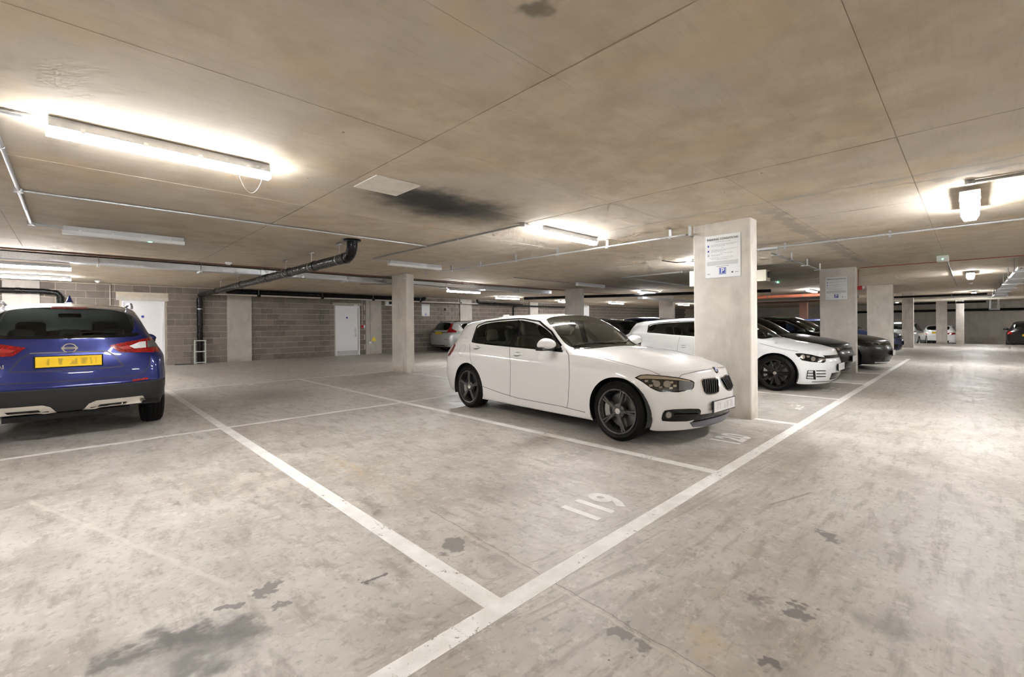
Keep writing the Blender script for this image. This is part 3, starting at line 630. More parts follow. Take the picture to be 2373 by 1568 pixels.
t = thing('wall_camera', 'small dark dome camera on the block wall by the estate car', 'camera', (13.5, WY, 2.05)); MB().cyl((0, -.001, 0), (0, -.10, 0), .05, 14).build('dome', MT['cable'], t, True); MB().cyl((.05, -.06, 0), (.05, -.1, 0), .03, 12).build('lens_ring', MT['signw'], t)
t = thing('wall_conduit', 'thin pale conduit dropping beside the nearer white door', 'conduit', (.86, WY-.02, 1.85)); MB().cyl((0, 0, 0), (0, 0, .72), .012, 8).build('tube', MT['wpipe'], t); MB().cyl((0, 0, .0), (0, 0, .03), .02, 8).build('end_cap', MT['wpipe'], t)
# ------------------------------------------------------------------ car builder
GL = mat_glass('car_glass', (.62, .68, .65), 1.0); GLD = mat_glass('dark_car_glass', (.16, .18, .18), 1.2)
CM = dict(white=mat_paintwork('white_car_paint', (.80, .79, .775), 0, .4), white2=mat_paintwork('cool_white_car_paint', (.78, .80, .81), 0, .4), blue=mat_paintwork('deep_blue_metallic', (.0022, .008, .095), .5, .28, True, .8), black=mat_paintwork('black_car_paint', (.004, .0036, .0036), 0, .3, False, .2),
    silver=mat_paintwork('silver_green_metallic', (.42, .45, .45), .6, .35, True), navy=mat_paintwork('navy_metallic', (.012, .025, .09), .4, .3, True), grey=mat_paintwork('grey_metallic', (.22, .23, .25), .6, .35, True), red=mat_paintwork('red_car_paint', (.35, .01, .01), 0, .35),
    plastic=plain('black_bumper_plastic', (.016, .016, .016), .42, 0, 0, .3), gloss=plain('gloss_black_trim', (.004, .004, .004), .12, 0, .4, .3), rubber=plain('tyre_rubber', (.008, .0075, .007), .55, 0, 0, .15), gap=plain('panel_gap', (.03, .03, .03), .8), line=plain('pale_panel_gap', (.16, .155, .15), .8),
    rim=plain('dark_alloy', (.13, .125, .12), .30, .8), rimk=plain('black_alloy', (.005, .005, .005), .12, 0, .5, .2), rims=plain('silver_alloy', (.55, .55, .56), .25, .9), chrome=plain('chrome', (.80, .80, .80), .10, 1.0), caliper=plain('brake_caliper', (.45, .43, .40), .5, .4), disc=plain('brake_disc', (.20, .19, .18), .35, .9),
    seat=plain('dark_seat_cloth', (.02, .02, .02), .8), seatb=plain('beige_seat_leather', (.34, .29, .22), .6), dash=plain('dark_dash', (.028, .028, .028), .6), taillens=None, skid=plain('pale_skid_plate', (.50, .46, .40), .4, .2), white_enamel=plain('white_enamel', (.8, .8, .8), .3),
    lampdark=plain('headlamp_bowl', (.10, .10, .10), .15, .9), lamptan=plain('headlamp_reflector', (.55, .47, .36), .2, .6), lampgrey=plain('headlamp_grey_panel', (.10, .10, .10), .35), lens=plain('clear_lamp_lens', (.42, .40, .37), .06, .7, 1.0))
def mat_plate(name, col, dk):
    m = NT(name); p = m.objco(); n = m.noise(m.scale(p, (1, 1, .25)), 22, 1, .4); x, _, z = m.sep(p)
    k = m.math('MULTIPLY', m.map(n, .46, .60, 0, .62), m.math('MULTIPLY', m.map(m.math('ABSOLUTE', z), .046, .025), m.map(m.math('ABSOLUTE', x), .23, .19)))
    m.set(Base_Color=m.mix(k, col, dk), Roughness=.35); return m.m
CM['ylw'] = mat_plate('yellow_number_plate', (.80, .52, .015), (.25, .16, .015)); CM['wpl'] = mat_plate('white_number_plate', (.74, .73, .73), (.40, .38, .40))
def mat_tail(name, c):
    m = NT(name); v = m.vor(m.objco(), 55); m.set(Base_Color=m.mix(m.map(v, .1, .5), c, tuple(k*.35 for k in c)), Roughness=.12); m.b.inputs['Coat Weight'].default_value = 1; m.put(m.b.inputs['Emission Color'], (*c, 1)); m.b.inputs['Emission Strength'].default_value = 0.0; return m.m
CM['taillens'] = mat_tail('red_tail_lens', (.55, .006, .008))
CM['clear'] = plain('frosted_clear_lens', (.62, .64, .65), .12, 0, 1.0)
FC = [1.0, .90, .79, .66, .36, 0.0]
BMW = dict(FO=0.755, WB=2.69, L=4.324, W=0.8825, H=1.405, tyre=0.318, front_u=[0.2, 0.11, 0.035, 0.0, 0.045, 0.1], front_z=[0.175, 0.16, 0.3, 0.45, 0.6, 0.775], front_p=2.7, rear_u=[4.2, 4.27, 4.315, 4.324, 4.295, 4.235], rear_z=[0.26, 0.25, 0.375, 0.58, 0.79, 0.915], rear_p=2.6, ws=(4, 7), rg=(13, 14), sw=(5, 12), pill=[(8, 9)], nose=0.55,
 side=[
  [(0.44,0.62,0.16),(0.41,0.745,0.145),(0.38,0.785,0.32),(0.36,0.795,0.48),(0.375,0.785,0.62),(0.42,0.735,0.75)],
  [(0.5,0.66,0.18),(0.5,0.8,0.165),(0.5,0.835,0.33),(0.5,0.85,0.49),(0.51,0.84,0.645),(0.54,0.785,0.785),(0.54,0.735,0.812),(0.52,0.64,0.838),(0.49,0.52,0.852),(0.4,0.27,0.862),(0.37,0,0.866)],
  [(0.76,0.68,0.18),(0.755,0.845,0.17),(0.755,0.878,0.34),(0.755,0.892,0.55),(0.755,0.875,0.715),(0.76,0.815,0.825),(0.76,0.765,0.85),(0.755,0.66,0.875),(0.74,0.54,0.892),(0.7,0.28,0.91),(0.68,0,0.915)],
  [(1.06,0.68,0.17),(1.06,0.85,0.165),(1.06,0.875,0.33),(1.06,0.888,0.56),(1.06,0.878,0.75),(1.06,0.82,0.88),(1.06,0.77,0.905),(1.05,0.67,0.93),(1.04,0.55,0.945),(1.0,0.29,0.962),(0.98,0,0.968)],
  [(1.34,0.68,0.165),(1.34,0.855,0.165),(1.34,0.876,0.33),(1.34,0.888,0.56),(1.34,0.88,0.765),(1.34,0.828,0.893),(1.38,0.8,0.908),(1.43,0.768,0.928),(1.455,0.725,0.945),(1.31,0.4,0.972),(1.26,0,0.98)],
  [(1.58,0.68,0.165),(1.58,0.856,0.165),(1.58,0.876,0.33),(1.58,0.888,0.56),(1.58,0.882,0.775),(1.58,0.822,0.906),(1.58,0.806,0.921),(1.63,0.775,0.985),(1.64,0.735,1.022),(1.52,0.4,1.09),(1.48,0,1.105)],
  [(1.85,0.68,0.165),(1.85,0.856,0.165),(1.85,0.876,0.33),(1.85,0.888,0.56),(1.85,0.884,0.79),(1.85,0.82,0.922),(1.85,0.805,0.934),(1.86,0.715,1.161),(1.84,0.682,1.215),(1.76,0.37,1.275),(1.73,0,1.288)],
  [(2.15,0.68,0.165),(2.15,0.856,0.165),(2.15,0.876,0.33),(2.15,0.888,0.56),(2.15,0.885,0.8),(2.15,0.82,0.932),(2.15,0.805,0.944),(2.13,0.665,1.291),(2.11,0.615,1.345),(2.06,0.34,1.388),(2.04,0,1.398)],
  [(2.47,0.68,0.165),(2.47,0.856,0.165),(2.47,0.876,0.33),(2.47,0.888,0.56),(2.47,0.886,0.81),(2.47,0.82,0.941),(2.47,0.805,0.953),(2.46,0.645,1.331),(2.46,0.595,1.385),(2.45,0.33,1.416),(2.45,0,1.424)],
  [(2.57,0.68,0.165),(2.57,0.856,0.165),(2.57,0.876,0.33),(2.57,0.888,0.56),(2.57,0.886,0.813),(2.57,0.82,0.944),(2.57,0.805,0.956),(2.56,0.642,1.333),(2.56,0.593,1.388),(2.56,0.33,1.418),(2.56,0,1.427)],
  [(2.95,0.68,0.165),(2.95,0.856,0.165),(2.95,0.876,0.335),(2.95,0.888,0.57),(2.95,0.888,0.825),(2.95,0.82,0.956),(2.95,0.804,0.968),(2.95,0.64,1.321),(2.95,0.59,1.38),(2.95,0.33,1.412),(2.95,0,1.42)],
  [(3.3,0.68,0.17),(3.3,0.855,0.17),(3.3,0.882,0.34),(3.3,0.897,0.58),(3.3,0.892,0.84),(3.3,0.815,0.972),(3.3,0.797,0.984),(3.3,0.635,1.294),(3.3,0.585,1.358),(3.3,0.33,1.392),(3.3,0,1.4)],
  [(3.58,0.66,0.18),(3.58,0.845,0.18),(3.58,0.88,0.36),(3.58,0.895,0.6),(3.58,0.888,0.85),(3.48,0.805,0.984),(3.455,0.785,0.996),(3.50,0.648,1.245),(3.55,0.585,1.325),(3.62,0.325,1.362),(3.63,0,1.372)],
  [(3.86,0.64,0.2),(3.86,0.815,0.2),(3.86,0.86,0.37),(3.86,0.872,0.6),(3.86,0.862,0.84),(3.86,0.785,0.966),(3.86,0.75,0.996),(3.85,0.655,1.17),(3.9,0.59,1.285),(3.99,0.32,1.325),(4.02,0,1.335)],
  [(4.02,0.6,0.22),(4.03,0.775,0.215),(4.05,0.825,0.37),(4.06,0.838,0.6),(4.06,0.822,0.82),(4.06,0.745,0.926),(4.07,0.7,0.951),(4.09,0.63,1.016),(4.11,0.56,1.05),(4.19,0.3,1.05),(4.21,0,1.05)],
  [(4.12,0.56,0.23),(4.14,0.72,0.225),(4.18,0.765,0.37),(4.2,0.775,0.58),(4.185,0.755,0.79),(4.15,0.69,0.915)]])
def remap(sp, u=None, w=None, z=None, post=None, **kw):
    """a new car from the template by bending its length, width and height curves"""
    def f(v, t): return float(np.interp(v, t[0], t[1])) if t else v
    def P(p): return (f(p[0], u), p[1] * (w if w else 1), f(p[2], z))
    n = dict(sp); n['side'] = [[P(p) for p in s] for s in sp['side']]
    if post: n['side'] = [[post(j, i, p) for i, p in enumerate(s)] for j, s in enumerate(n['side'])]
    n['front_u'] = [f(v, u) for v in sp['front_u']]; n['rear_u'] = [f(v, u) for v in sp['rear_u']]; n['front_z'] = [f(v, z) for v in sp['front_z']]; n['rear_z'] = [f(v, z) for v in sp['rear_z']]
    n['L'] = f(sp['L'], u); n['FO'] = f(sp['FO'], u); n['WB'] = f(sp['FO']+sp['WB'], u)-n['FO']; n['W'] = sp['W']*(w or 1); n['H'] = f(sp['H'], z); n.update(kw); return n
def cage(sp):
    S = sp['side']; J = len(S); V = {}; verts = []; off = sp['FO'] + sp['WB']/2
    def vid(key, p):
        k = (round(p[0], 5), round(p[1], 5), round(p[2], 5))
        if k not in V: V[k] = len(verts); verts.append((p[1], p[0]-off, p[2]))
        return V[k]
    fr = [[None]*6 for _ in range(6)]; re = [[None]*6 for _ in range(6)]
    for i in range(6):
        for c, f in enumerate(FC):
            for g, st, uc, zc_, p in ((fr, S[0], sp['front_u'], sp['front_z'], sp['front_p']), (re, S[-1], sp['rear_u'], sp['rear_z'], sp['rear_p'])):
                q = st[i]; k = f**p
                g[i][c] = (uc[i] + (q[0]-uc[i])*k, q[1]*f, zc_[i] + (q[2]-zc_[i])*f)
    full = []
    for j in range(J):
        if j == 0: full.append(list(S[0][:5]) + [fr[5][c] for c in range(6)])
        elif j == J-1: full.append(list(S[j][:5]) + [re[5][c] for c in range(6)])
        else: full.append(S[j])
    faces = []; mats = []; cre = {}
    def quad(a, b, c, d, m):
        for s in (1, -1):
            ids = [vid(0, (p[0], p[1]*s, p[2])) for p in (a, b, c, d)]
            if s == -1: ids.reverse()
            ids2 = []
            for k in ids:
                if k not in ids2: ids2.append(k)
            if len(ids2) > 2: faces.append(ids2); mats.append(m)
    def crease(a, b, v):
        for s in (1, -1):
            i, j = vid(0, (a[0], a[1]*s, a[2])), vid(0, (b[0], b[1]*s, b[2]))
            if i != j: cre[(min(i, j), max(i, j))] = v
    for j in range(J-1):
        for i in range(10):
            m = 0
            if i >= 8 and sp['ws'][0] <= j < sp['ws'][1]: m = 1
            if i >= 8 and sp['rg'][0] <= j < sp['rg'][1]: m = 2
            if i == 6 and sp['sw'][0] <= j < sp['sw'][1]: m = 3 if not any(a <= j < b for a, b in sp['pill']) else 4
            quad(full[j][i], full[j+1][i], full[j+1][i+1], full[j][i+1], m)
    for g, flip in ((fr, False), (re, True)):
        for i in range(5):
            for c in range(5):
                a, b, d, e = g[i][c], g[i][c+1], g[i+1][c+1], g[i+1][c]
                if flip: quad(a, b, d, e, 0)
                else: quad(b, a, e, d, 0)
    for j in range(sp['sw'][0], sp['sw'][1]):
        for i in (6, 7): crease(full[j][i], full[j+1][i], .85)
    for j in (sp['sw'][0], sp['sw'][1]): crease(full[j][6], full[j][7], .85)
    for a, b in sp['pill']: 
        for j in (a, b): crease(full[j][6], full[j][7], .9)
    for (a, b) in (sp['ws'], sp['rg']):
        for j in range(a, b): crease(full[j][8], full[j+1][8], .7)
        for j in (a, b):
            for i in (8, 9): crease(full[j][i], full[j][i+1], .7)
    for j in range(J-1):
        crease(full[j][4], full[j+1][4], sp.get('shoulder', .4)); crease(full[j][1], full[j+1][1], .6); crease(full[j][5], full[j+1][5], .3)
    for i in (1,):
        for g in (fr, re):
            for c in range(5): crease(g[i][c], g[i][c+1], .5)
    for c in range(5): crease(fr[5][c], fr[5][c+1], sp.get('nose', .2)); crease(re[5][c], re[5][c+1], .4)
    return verts, faces, mats, cre
def subdivide(verts, faces, mats, cre, lev):
    me = bpy.data.meshes.new('cage'); me.from_pydata(verts, [], faces); me.update()
    for k in range(5): me.materials.append(MT['white'])
    me.polygons.foreach_set('material_index', mats)
    at = me.attributes.new('crease_edge', 'FLOAT', 'EDGE')
    vals = [cre.get((min(e.vertices[0], e.vertices[1]), max(e.vertices[0], e.vertices[1])), 0.0) for e in me.edges]
    at.data.foreach_set('value', vals)
    o = bpy.data.objects.new('cage', me); COL.objects.link(o)
    md = o.modifiers.new('s', 'SUBSURF'); md.levels = lev; md.render_levels = lev
    ev = o.evaluated_get(bpy.context.evaluated_depsgraph_get()); m2 = ev.to_mesh()
    V = np.empty(len(m2.vertices)*3); m2.vertices.foreach_get('co', V); V = V.reshape(-1, 3).copy()
    F = [tuple(p.vertices) for p in m2.polygons]; MI = [p.material_index for p in m2.polygons]
    ev.to_mesh_clear(); bpy.data.objects.remove(o); bpy.data.meshes.remove(me)
    return V, F, MI
def sub_obj(name, V, F, mat, parent, flip=False):
    used = sorted({i for f in F for i in f}); ix = {k: n for n, k in enumerate(used)}
    me = mesh_from(name, [V[k] for k in used], [tuple(ix[i] for i in f) for f in F], True)
    return obj(name, me, mat, parent)
class Car:
    def __init__(s, name, label, sp, paint, loc, rz, glass='clear', lev=3, wheels='bmw', interior='dark', group=None, rear_wheels=True, tyre_w=.225, cat='car', inner=True):
        s.sp = sp; s.t = thing(name, label, cat, loc, rz, group); s.loc = Vector(loc); s.rz = rz
        s.M = Matrix.Translation(loc) @ Matrix.Rotation(rz, 4, 'Z'); s.Mi = s.M.inverted()
        off = sp['FO'] + sp['WB']/2; s.off = off
        V, F, MI = subdivide(*cage(sp), lev)
        # stretch to the stated outer size, as subdivision pulls the shell inwards
        V[:, 0] *= sp['W'] / abs(V[:, 0]).max()
        y0, y1 = V[:, 1].min(), V[:, 1].max(); V[:, 1] = -off + (V[:, 1]-y0)*(sp['L']/(y1-y0))
        zb = V[:, 2].min(); V[:, 2] = zb + (V[:, 2]-zb)*((sp['H']-zb)/(V[:, 2].max()-zb))
        s.bvh = BVHTree.FromPolygons([tuple(v) for v in V], F)
        s.V = V
        tr = sp['tyre']; AR = tr + sp.get('arch', .045); axl = [-sp['WB']/2, sp['WB']/2]; s.axl = axl
        R_ = AR
        for ay in axl:
            d = np.hypot(V[:, 1]-ay, V[:, 2]-tr); k = (abs(d-R_) < .022*(2 if lev < 3 else 1)) & (abs(V[:, 0]) > .5)
            V[k, 1] = ay + (V[k, 1]-ay)*R_/d[k]; V[k, 2] = tr + (V[k, 2]-tr)*R_/d[k]
        clad = sp.get('clad')
        if clad:
            zr, zs, ys = clad; ze = np.where(V[:, 1] > ys, zr, zs); k = abs(V[:, 2]-ze) < .018; V[k, 2] = ze[k]
        cen = np.array([V[list(f)].mean(axis=0) for f in F])
        keep = np.ones(len(F), bool)
        for ay in axl: keep &= ~((np.hypot(cen[:, 1]-ay, cen[:, 2]-tr) < R_) & (abs(cen[:, 0]) > .45))
        ec = {}
        for f, k in zip(F, keep):
            if k:
                for q in range(len(f)): e = (min(f[q], f[q-1]), max(f[q], f[q-1])); ec[e] = ec.get(e, 0)+1
        bv = np.array(sorted({i for e, n_ in ec.items() if n_ == 1 for i in e}))
        for ay in axl:                                                  # true up the arch openings
            d = np.hypot(V[bv, 1]-ay, V[bv, 2]-tr); k = bv[(d < R_+.07) & (d > R_-.03) & (abs(V[bv, 0]) > .5)]
            dk = np.hypot(V[k, 1]-ay, V[k, 2]-tr); zb_ = V[k, 2].copy(); low = zb_ < sp['side'][8][1][2]+.012
            V[k, 1] = ay + (V[k, 1]-ay)*R_/dk; V[k, 2] = np.where(low, zb_, tr + (zb_-tr)*R_/dk)
        g = {0: [], 1: [], 2: [], 3: [], 4: []}
        for f, mi, k in zip(F, MI, keep):
            if k: g[mi].append(f)
        if clad:
            cl = [f for f in g[0] if V[list(f)][:, 2].mean() < (zr if V[list(f)][:, 1].mean() > ys else zs)]; st_ = set(cl); g[0] = [f for f in g[0] if f not in st_]
            sub_obj('lower_cladding', V, cl, CM['plastic'], s.t)
        s.body = sub_obj('body', V, g[0], CM[paint], s.t); s.paint = CM[paint]
        gm = GL if glass == 'clear' else GLD
        if g[1]: sub_obj('windscreen', V, g[1], gm, s.t)
        if g[2]: sub_obj('rear_window', V, g[2], GLD if glass != 'clear' else GL, s.t)
        for sd in (1, -1):
            sw = [f for f in g[3] if V[f[0]][0]*sd > 0]
            # split the glass at the pillars
            cuts = [sp['side'][a][6][0]-off for a, b in sp['pill']]
            parts = {}
            for f in sw:
                yc = V[list(f)][:, 1].mean(); parts.setdefault(sum(yc > c for c in cuts), []).append(f)
            for k in sorted(parts): sub_obj('side_window', V, parts[k], gm, s.t)
            pl = [f for f in g[4] if V[f[0]][0]*sd > 0]
            if pl: sub_obj('pillar_trim', V, pl, CM['gloss'], s.t)
        # dark arch liners and underbody
        for ay in axl:
            for sd in (1, -1):
                n = 20; vv = []; ff = []
                zl = sp['side'][8][1][2] + (.14 if clad and ay > 0 else .03); a_0 = math.asin(max(-.9, min(.9, (zl-tr)/(R_+.004)))); a_w = math.pi - 2*a_0
                for k in range(n+1):
                    a = a_0 + a_w*k/n
                    for q in (.50, sp['W']-.025): vv.append((sd*q, ay + (R_+.004)*math.cos(a), max(.12, tr + (R_+.004)*math.sin(a))))
                for k in range(n): ff.append((2*k, 2*k+1, 2*k+3, 2*k+2))
                m_ = len(vv); vv += [(sd*.5, ay + (R_+.004)*math.cos(a_0+a_w*k/n), max(.12, tr + (R_+.004)*math.sin(a_0+a_w*k/n))) for k in range(n+1)]
                ff.append(tuple(range(m_, m_+n+1)))
                obj('arch_liner', mesh_from('arch_liner', vv, ff), CM['plastic'], s.t)
        uz = sp['side'][8][1][2]; ub = MB().box(-.52, .52, -off+.45, sp['L']-off-.3, uz, uz+.06); 
        ub.box(-sp['W']+.08, sp['W']-.08, axl[0]+R_+.02, axl[1]-R_-.02, uz, uz+.08); ub.build('underbody', CM['plastic'], s.t)
        s.wheels(wheels, tyre_w)
        if inner: s.interior(interior)
    # --- projection helpers
    def cast(s, o, d):
        h = s.bvh.ray_cast(Vector(o), Vector(d).normalized()); return (h[0], h[1]) if h[0] is not None else (None, None)
    def pxray(s, u, v):
        a = (u-1186.5)/FPX; b = -(v-752.0)/FPX; cr, sr = math.cos(ROLL), math.sin(ROLL)
        d = _f + _r*(a*cr + b*sr) + _u*(-a*sr + b*cr)
        return s.Mi @ Vector((0, 0, CAM_H)), (s.Mi.to_3x3() @ d).normalized()
    def px(s, u, v):
        h, n = s.cast(*s.pxray(u, v)); return h
    def patch(s, name, pts, mat, d=None, off=.003, depth=.012, res=.022, mirror=True, parent=None, smooth=0, one=None):
        """pts: 3D local outline; d: view direction along which it is laid onto the shell"""
        pts = [Vector(p) for p in pts if p is not None]
        if len(pts) < 3: return None
        for _ in range(smooth):
            q = []
            for i in range(len(pts)):
                a, b = pts[i], pts[(i+1) % len(pts)]; q += [a.lerp(b, .25), a.lerp(b, .75)]
            pts = q
        d = Vector(d).normalized(); h = Vector((0, 0, 1)).cross(d)
        if h.length < .1: h = Vector((1, 0, 0))
        h.normalize(); v = d.cross(h).normalized()
        P2 = [(p.dot(h), p.dot(v)) for p in pts]
        # densify
        D = []
        for i in range(len(P2)):
            a, b = P2[i], P2[(i+1) % len(P2)]; L = math.hypot(b[0]-a[0], b[1]-a[1]); n = max(1, int(L/res))
            D += [(a[0]+(b[0]-a[0])*k/n, a[1]+(b[1]-a[1])*k/n) for k in range(n)]
        nb = len(D)
        def inside(x, y):
            c = False
            for i in range(nb):
                (x1, y1), (x2, y2) = D[i], D[i-1]
                if (y1 > y) != (y2 > y) and x < (x2-x1)*(y-y1)/(y2-y1)+x1: c = not c
            return c
        xs_, ys_ = [p[0] for p in D], [p[1] for p in D]; pt = list(D)
        gx = np.arange(min(xs_)+res*.5, max(xs_), res); gy = np.arange(min(ys_)+res*.5, max(ys_), res)
        for a in gx:
            for b in gy:
                if inside(a, b) and min((a-x)**2+(b-y)**2 for x, y in D) > (res*.5)**2: pt.append((a, b))
        out = delaunay_2d_cdt([Vector(p) for p in pt], [(i, (i+1) % nb) for i in range(nb)], [], 1, 1e-6)
        dep = sum(p.dot(d) for p in pts)/len(pts)
        P = []; last = None
        for q in out[0]:
            o_ = h*q.x + v*q.y + d*(dep-1.2); hit, nn = s.cast(o_, d)
            if hit is None: P.append(None); continue
            if nn.dot(d) > 0: nn = -nn
            P.append(hit + (nn*.5-d*.5).normalized()*off)
        good = [p for p in P if p is not None]
        if not good: return None
        med = sorted(p.dot(d) for p in good)[len(good)//2]
        P = [(p if p is not None and abs(p.dot(d)-med) < .45 else h*q.x + v*q.y + d*med) for p, q in zip(P, out[0])]
        F = [tuple(f) for f in out[2]]
        cnt = {}
        for f in F:
            for i in range(len(f)):
                e = (f[i], f[(i+1) % len(f)]); cnt[e] = 1
        bd = [e for e in cnt if (e[1], e[0]) not in cnt]; nv = len(P); mp = {}
        for e in bd:
            for k in e:
                if k not in mp: mp[k] = len(P); P.append(P[k] + d*depth)
        F += [(e[1], e[0], mp[e[0]], mp[e[1]]) for e in bd]
        res_o = []
        for sd in ((1, -1) if mirror else (1,)):
            VV = [(p[0]*sd, p[1], p[2]) for p in P]; FF = F if sd == 1 else [tuple(reversed(f)) for f in F]
            me = mesh_from(name, VV, FF, True); bm = bmesh.new(); bm.from_mesh(me); bmesh.ops.recalc_face_normals(bm, faces=bm.faces)
            bm.to_mesh(me); bm.free(); autosmooth(me, 50)
            res_o.append(obj(name, me, mat, parent or s.t))
        return res_o
    def ribbon(s, name, pts, mat, d, wd=.006, off=.0012, mirror=True, res=.03, parent=None):
        pts = [Vector(p) for p in pts if p is not None]; d = Vector(d).normalized(); Q = []
        for a, b in zip(pts[:-1], pts[1:]):
            n = max(1, int((b-a).length/res)); Q += [a.lerp(b, k/n) for k in range(n)]
        Q.append(pts[-1]); P = []; N = []
        for q in Q:
            h, n = s.cast(q - d*1.2, d)
            if h is None: continue
            if n.dot(d) > 0: n = -n
            P.append(h + n*off); N.append(n)
        V = []
        for i in range(len(P)):
            t = (P[min(i+1, len(P)-1)] - P[max(i-1, 0)]); t = t.normalized() if t.length > 0 else Vector((0, 1, 0)); b = t.cross(N[i]).normalized()
            V += [P[i]-b*wd/2, P[i]+b*wd/2]
        F = [(2*i, 2*i+1, 2*i+3, 2*i+2) for i in range(len(P)-1)]
        for sd in ((1, -1) if mirror else (1,)):
            obj(name, mesh_from(name, [(v[0]*sd, v[1], v[2]) for v in V], F, True), mat, parent or s.t)
    def pp(s, L): return [s.px(*q) for q in L]
    # --- wheels
    def wheels(s, style, tw):
        sp = s.sp; tr = sp['tyre']; rr = tr*.745 if style != 'suv' else tr*.68
        key = f'{style}_{tr:.3f}'
        if key not in WHEEL:
            o = tw/2; prof = [(rr, -o+.012), (rr+.012, -o+.004), ((rr+tr)/2, -o-.006), (tr-.03, -o+.002), (tr-.008, -o+.022)]
            for a in (-.30, -.10, .10, .30):
                q = a*tw; prof += [(tr, q-.018), (tr-.007, q-.012), (tr-.007, q-.006), (tr, q)]
            prof += [(tr-.008, o-.022), (tr-.03, o-.002), ((rr+tr)/2, o+.006), (rr+.012, o-.004), (rr, o-.012), (rr-.01, 0)]
            ty = MB().lathe(prof, 0, 48, True)
            n = 60                                                     # shoulder tread blocks
            for sd in (-1, 1):
                for k in range(n):
                    a = 2*math.pi*k/n; b = a + 2*math.pi/n*.55; x_ = sd*(o-.012)
                    vv = []
                    for t_ in (a, b):
                        for (r_, xx) in ((tr-.03, sd*(o+.0005)), (tr-.004, sd*(o-.02)), (tr-.012, sd*(o-.03)), (tr-.035, sd*(o-.01))): vv.append((xx, r_*math.cos(t_), r_*math.sin(t_)))
                    ty.add(vv, [(0, 1, 5, 4), (0, 4, 7, 3), (1, 2, 6, 5), (0, 3, 2, 1), (4, 5, 6, 7)])
            rim = MB().lathe([(rr-.002, -o+.01), (rr+.006, -o+.006), (rr+.004, -o+.0), (rr-.012, -o+.004), (rr-.022, -o+.03), (rr-.03, .04), (rr-.012, o-.01), (rr-.002, o-.01)], 0, 48, True)
            sk = MB()
            def rib(a, w0, w1, r0, r1, x0, x1, th=.022, tip=0.0):
                c, s_ = math.cos(a), math.sin(a); vv = []
                for r_, w_, x_ in ((r0, w0, x0), ((r0+r1)/2, (w0+w1)/2, (x0+x1)/2-.006), (r1, w1, x1)):
                    for (q, xx) in ((-w_, x_+.006), (-w_*.6, x_), (w_*.6, x_), (w_, x_+.006), (w_, x_+th+.02), (-w_, x_+th+.02)):
                        vv.append((xx, r_*c - q*s_, r_*s_ + q*c))
                ff = []
                for b in (0, 6):
                    for k in range(6): ff.append((b+k, b+(k+1) % 6, b+6+(k+1) % 6, b+6+k))
                ff += [tuple(range(5, -1, -1)), tuple(range(12, 18))]; sk.add(vv, ff)
            xo = -o+.018
            hubx = -o+.04
            ns = 5
            for k in range(ns):
                a = math.pi/2 + .22 + 2*math.pi*k/ns
                if style in ('bmw',):
                    for dd in (-1, 1): 
                        c, s_ = math.cos(a), math.sin(a)
                        rib(a+dd*.072, .012, .011, .035, rr-.008, hubx-.014, xo-.006)
                    rib(a, .014, .015, .05, rr-.010, hubx+.006, xo+.016)
                else:
                    rib(a, .030, .036, .03, rr-.010, hubx-.01, xo); rib(a+math.pi/5, .018, .022, .03, rr-.010, hubx-.008, xo+.004)
            hub = MB().lathe([(0, hubx-.022), (.03, hubx-.022), (.034, hubx-.018), (.036, hubx-.008)], 0, 24)
            hubd = MB().lathe([(.036, hubx-.012), (.075, hubx-.004), (.085, hubx+.03), (.06, hubx+.05)], 0, 24)
            bd = MB().lathe([(.07, .0), (rr-.055, .0), (rr-.055, .02), (.07, .02)], 0, 32, True)
            cal = MB().prism([(math.cos(t)*q, math.sin(t)*q) for q, rg in ((rr-.035, np.linspace(-.5, .5, 7)), (rr-.10, np.linspace(.5, -.5, 7))) for t in rg], -.045, .03, 0)
            back = MB().lathe([(0, .045), (rr-.012, .045)], 0, 32)
            WHEEL[key] = [(n_, b_.mesh(n_, sm), m_) for n_, b_, m_, sm in (('tyre', ty, 'rubber', True), ('rim', rim, 'RIM', True), ('spokes', sk, 'RIM', False), ('hub_cap', hub, 'chrome', True), ('hub', hubd, 'RIM', True), ('brake_disc', bd, 'disc', True), ('caliper', cal, 'caliper', False), ('wheel_back', back, 'plastic', False))]
            for n_, me, m_ in WHEEL[key]: autosmooth(me, 35)
        rm = {'bmw': 'rim', 'black': 'rimk', 'silver': 'rims', 'suv': 'rims'}[style]
        for ay in s.axl:
            for sd in (-1, 1):
                base = None
                xw = sd*(sp['W'] - tw/2 - sp.get('tuck', .018))
                for n_, me, m_ in WHEEL[key]:
                    mm = CM[rm if m_ == 'RIM' else m_]
                    me2 = me
                    if me.materials and me.materials[0] != mm: me2 = me.copy(); me2.materials.clear()
                    o = obj(n_ if n_ == 'tyre' else n_, me2, mm, s.t if base is None else base)
                    if base is None:
                        base = o; o.name = 'wheel'; o.location = (xw, ay, tr); o.rotation_euler = (R(rng.uniform(-8, 8)) if style != 'bmw' else R(4 if ay < 0 else -10), 0, 0 if sd < 0 else math.pi)
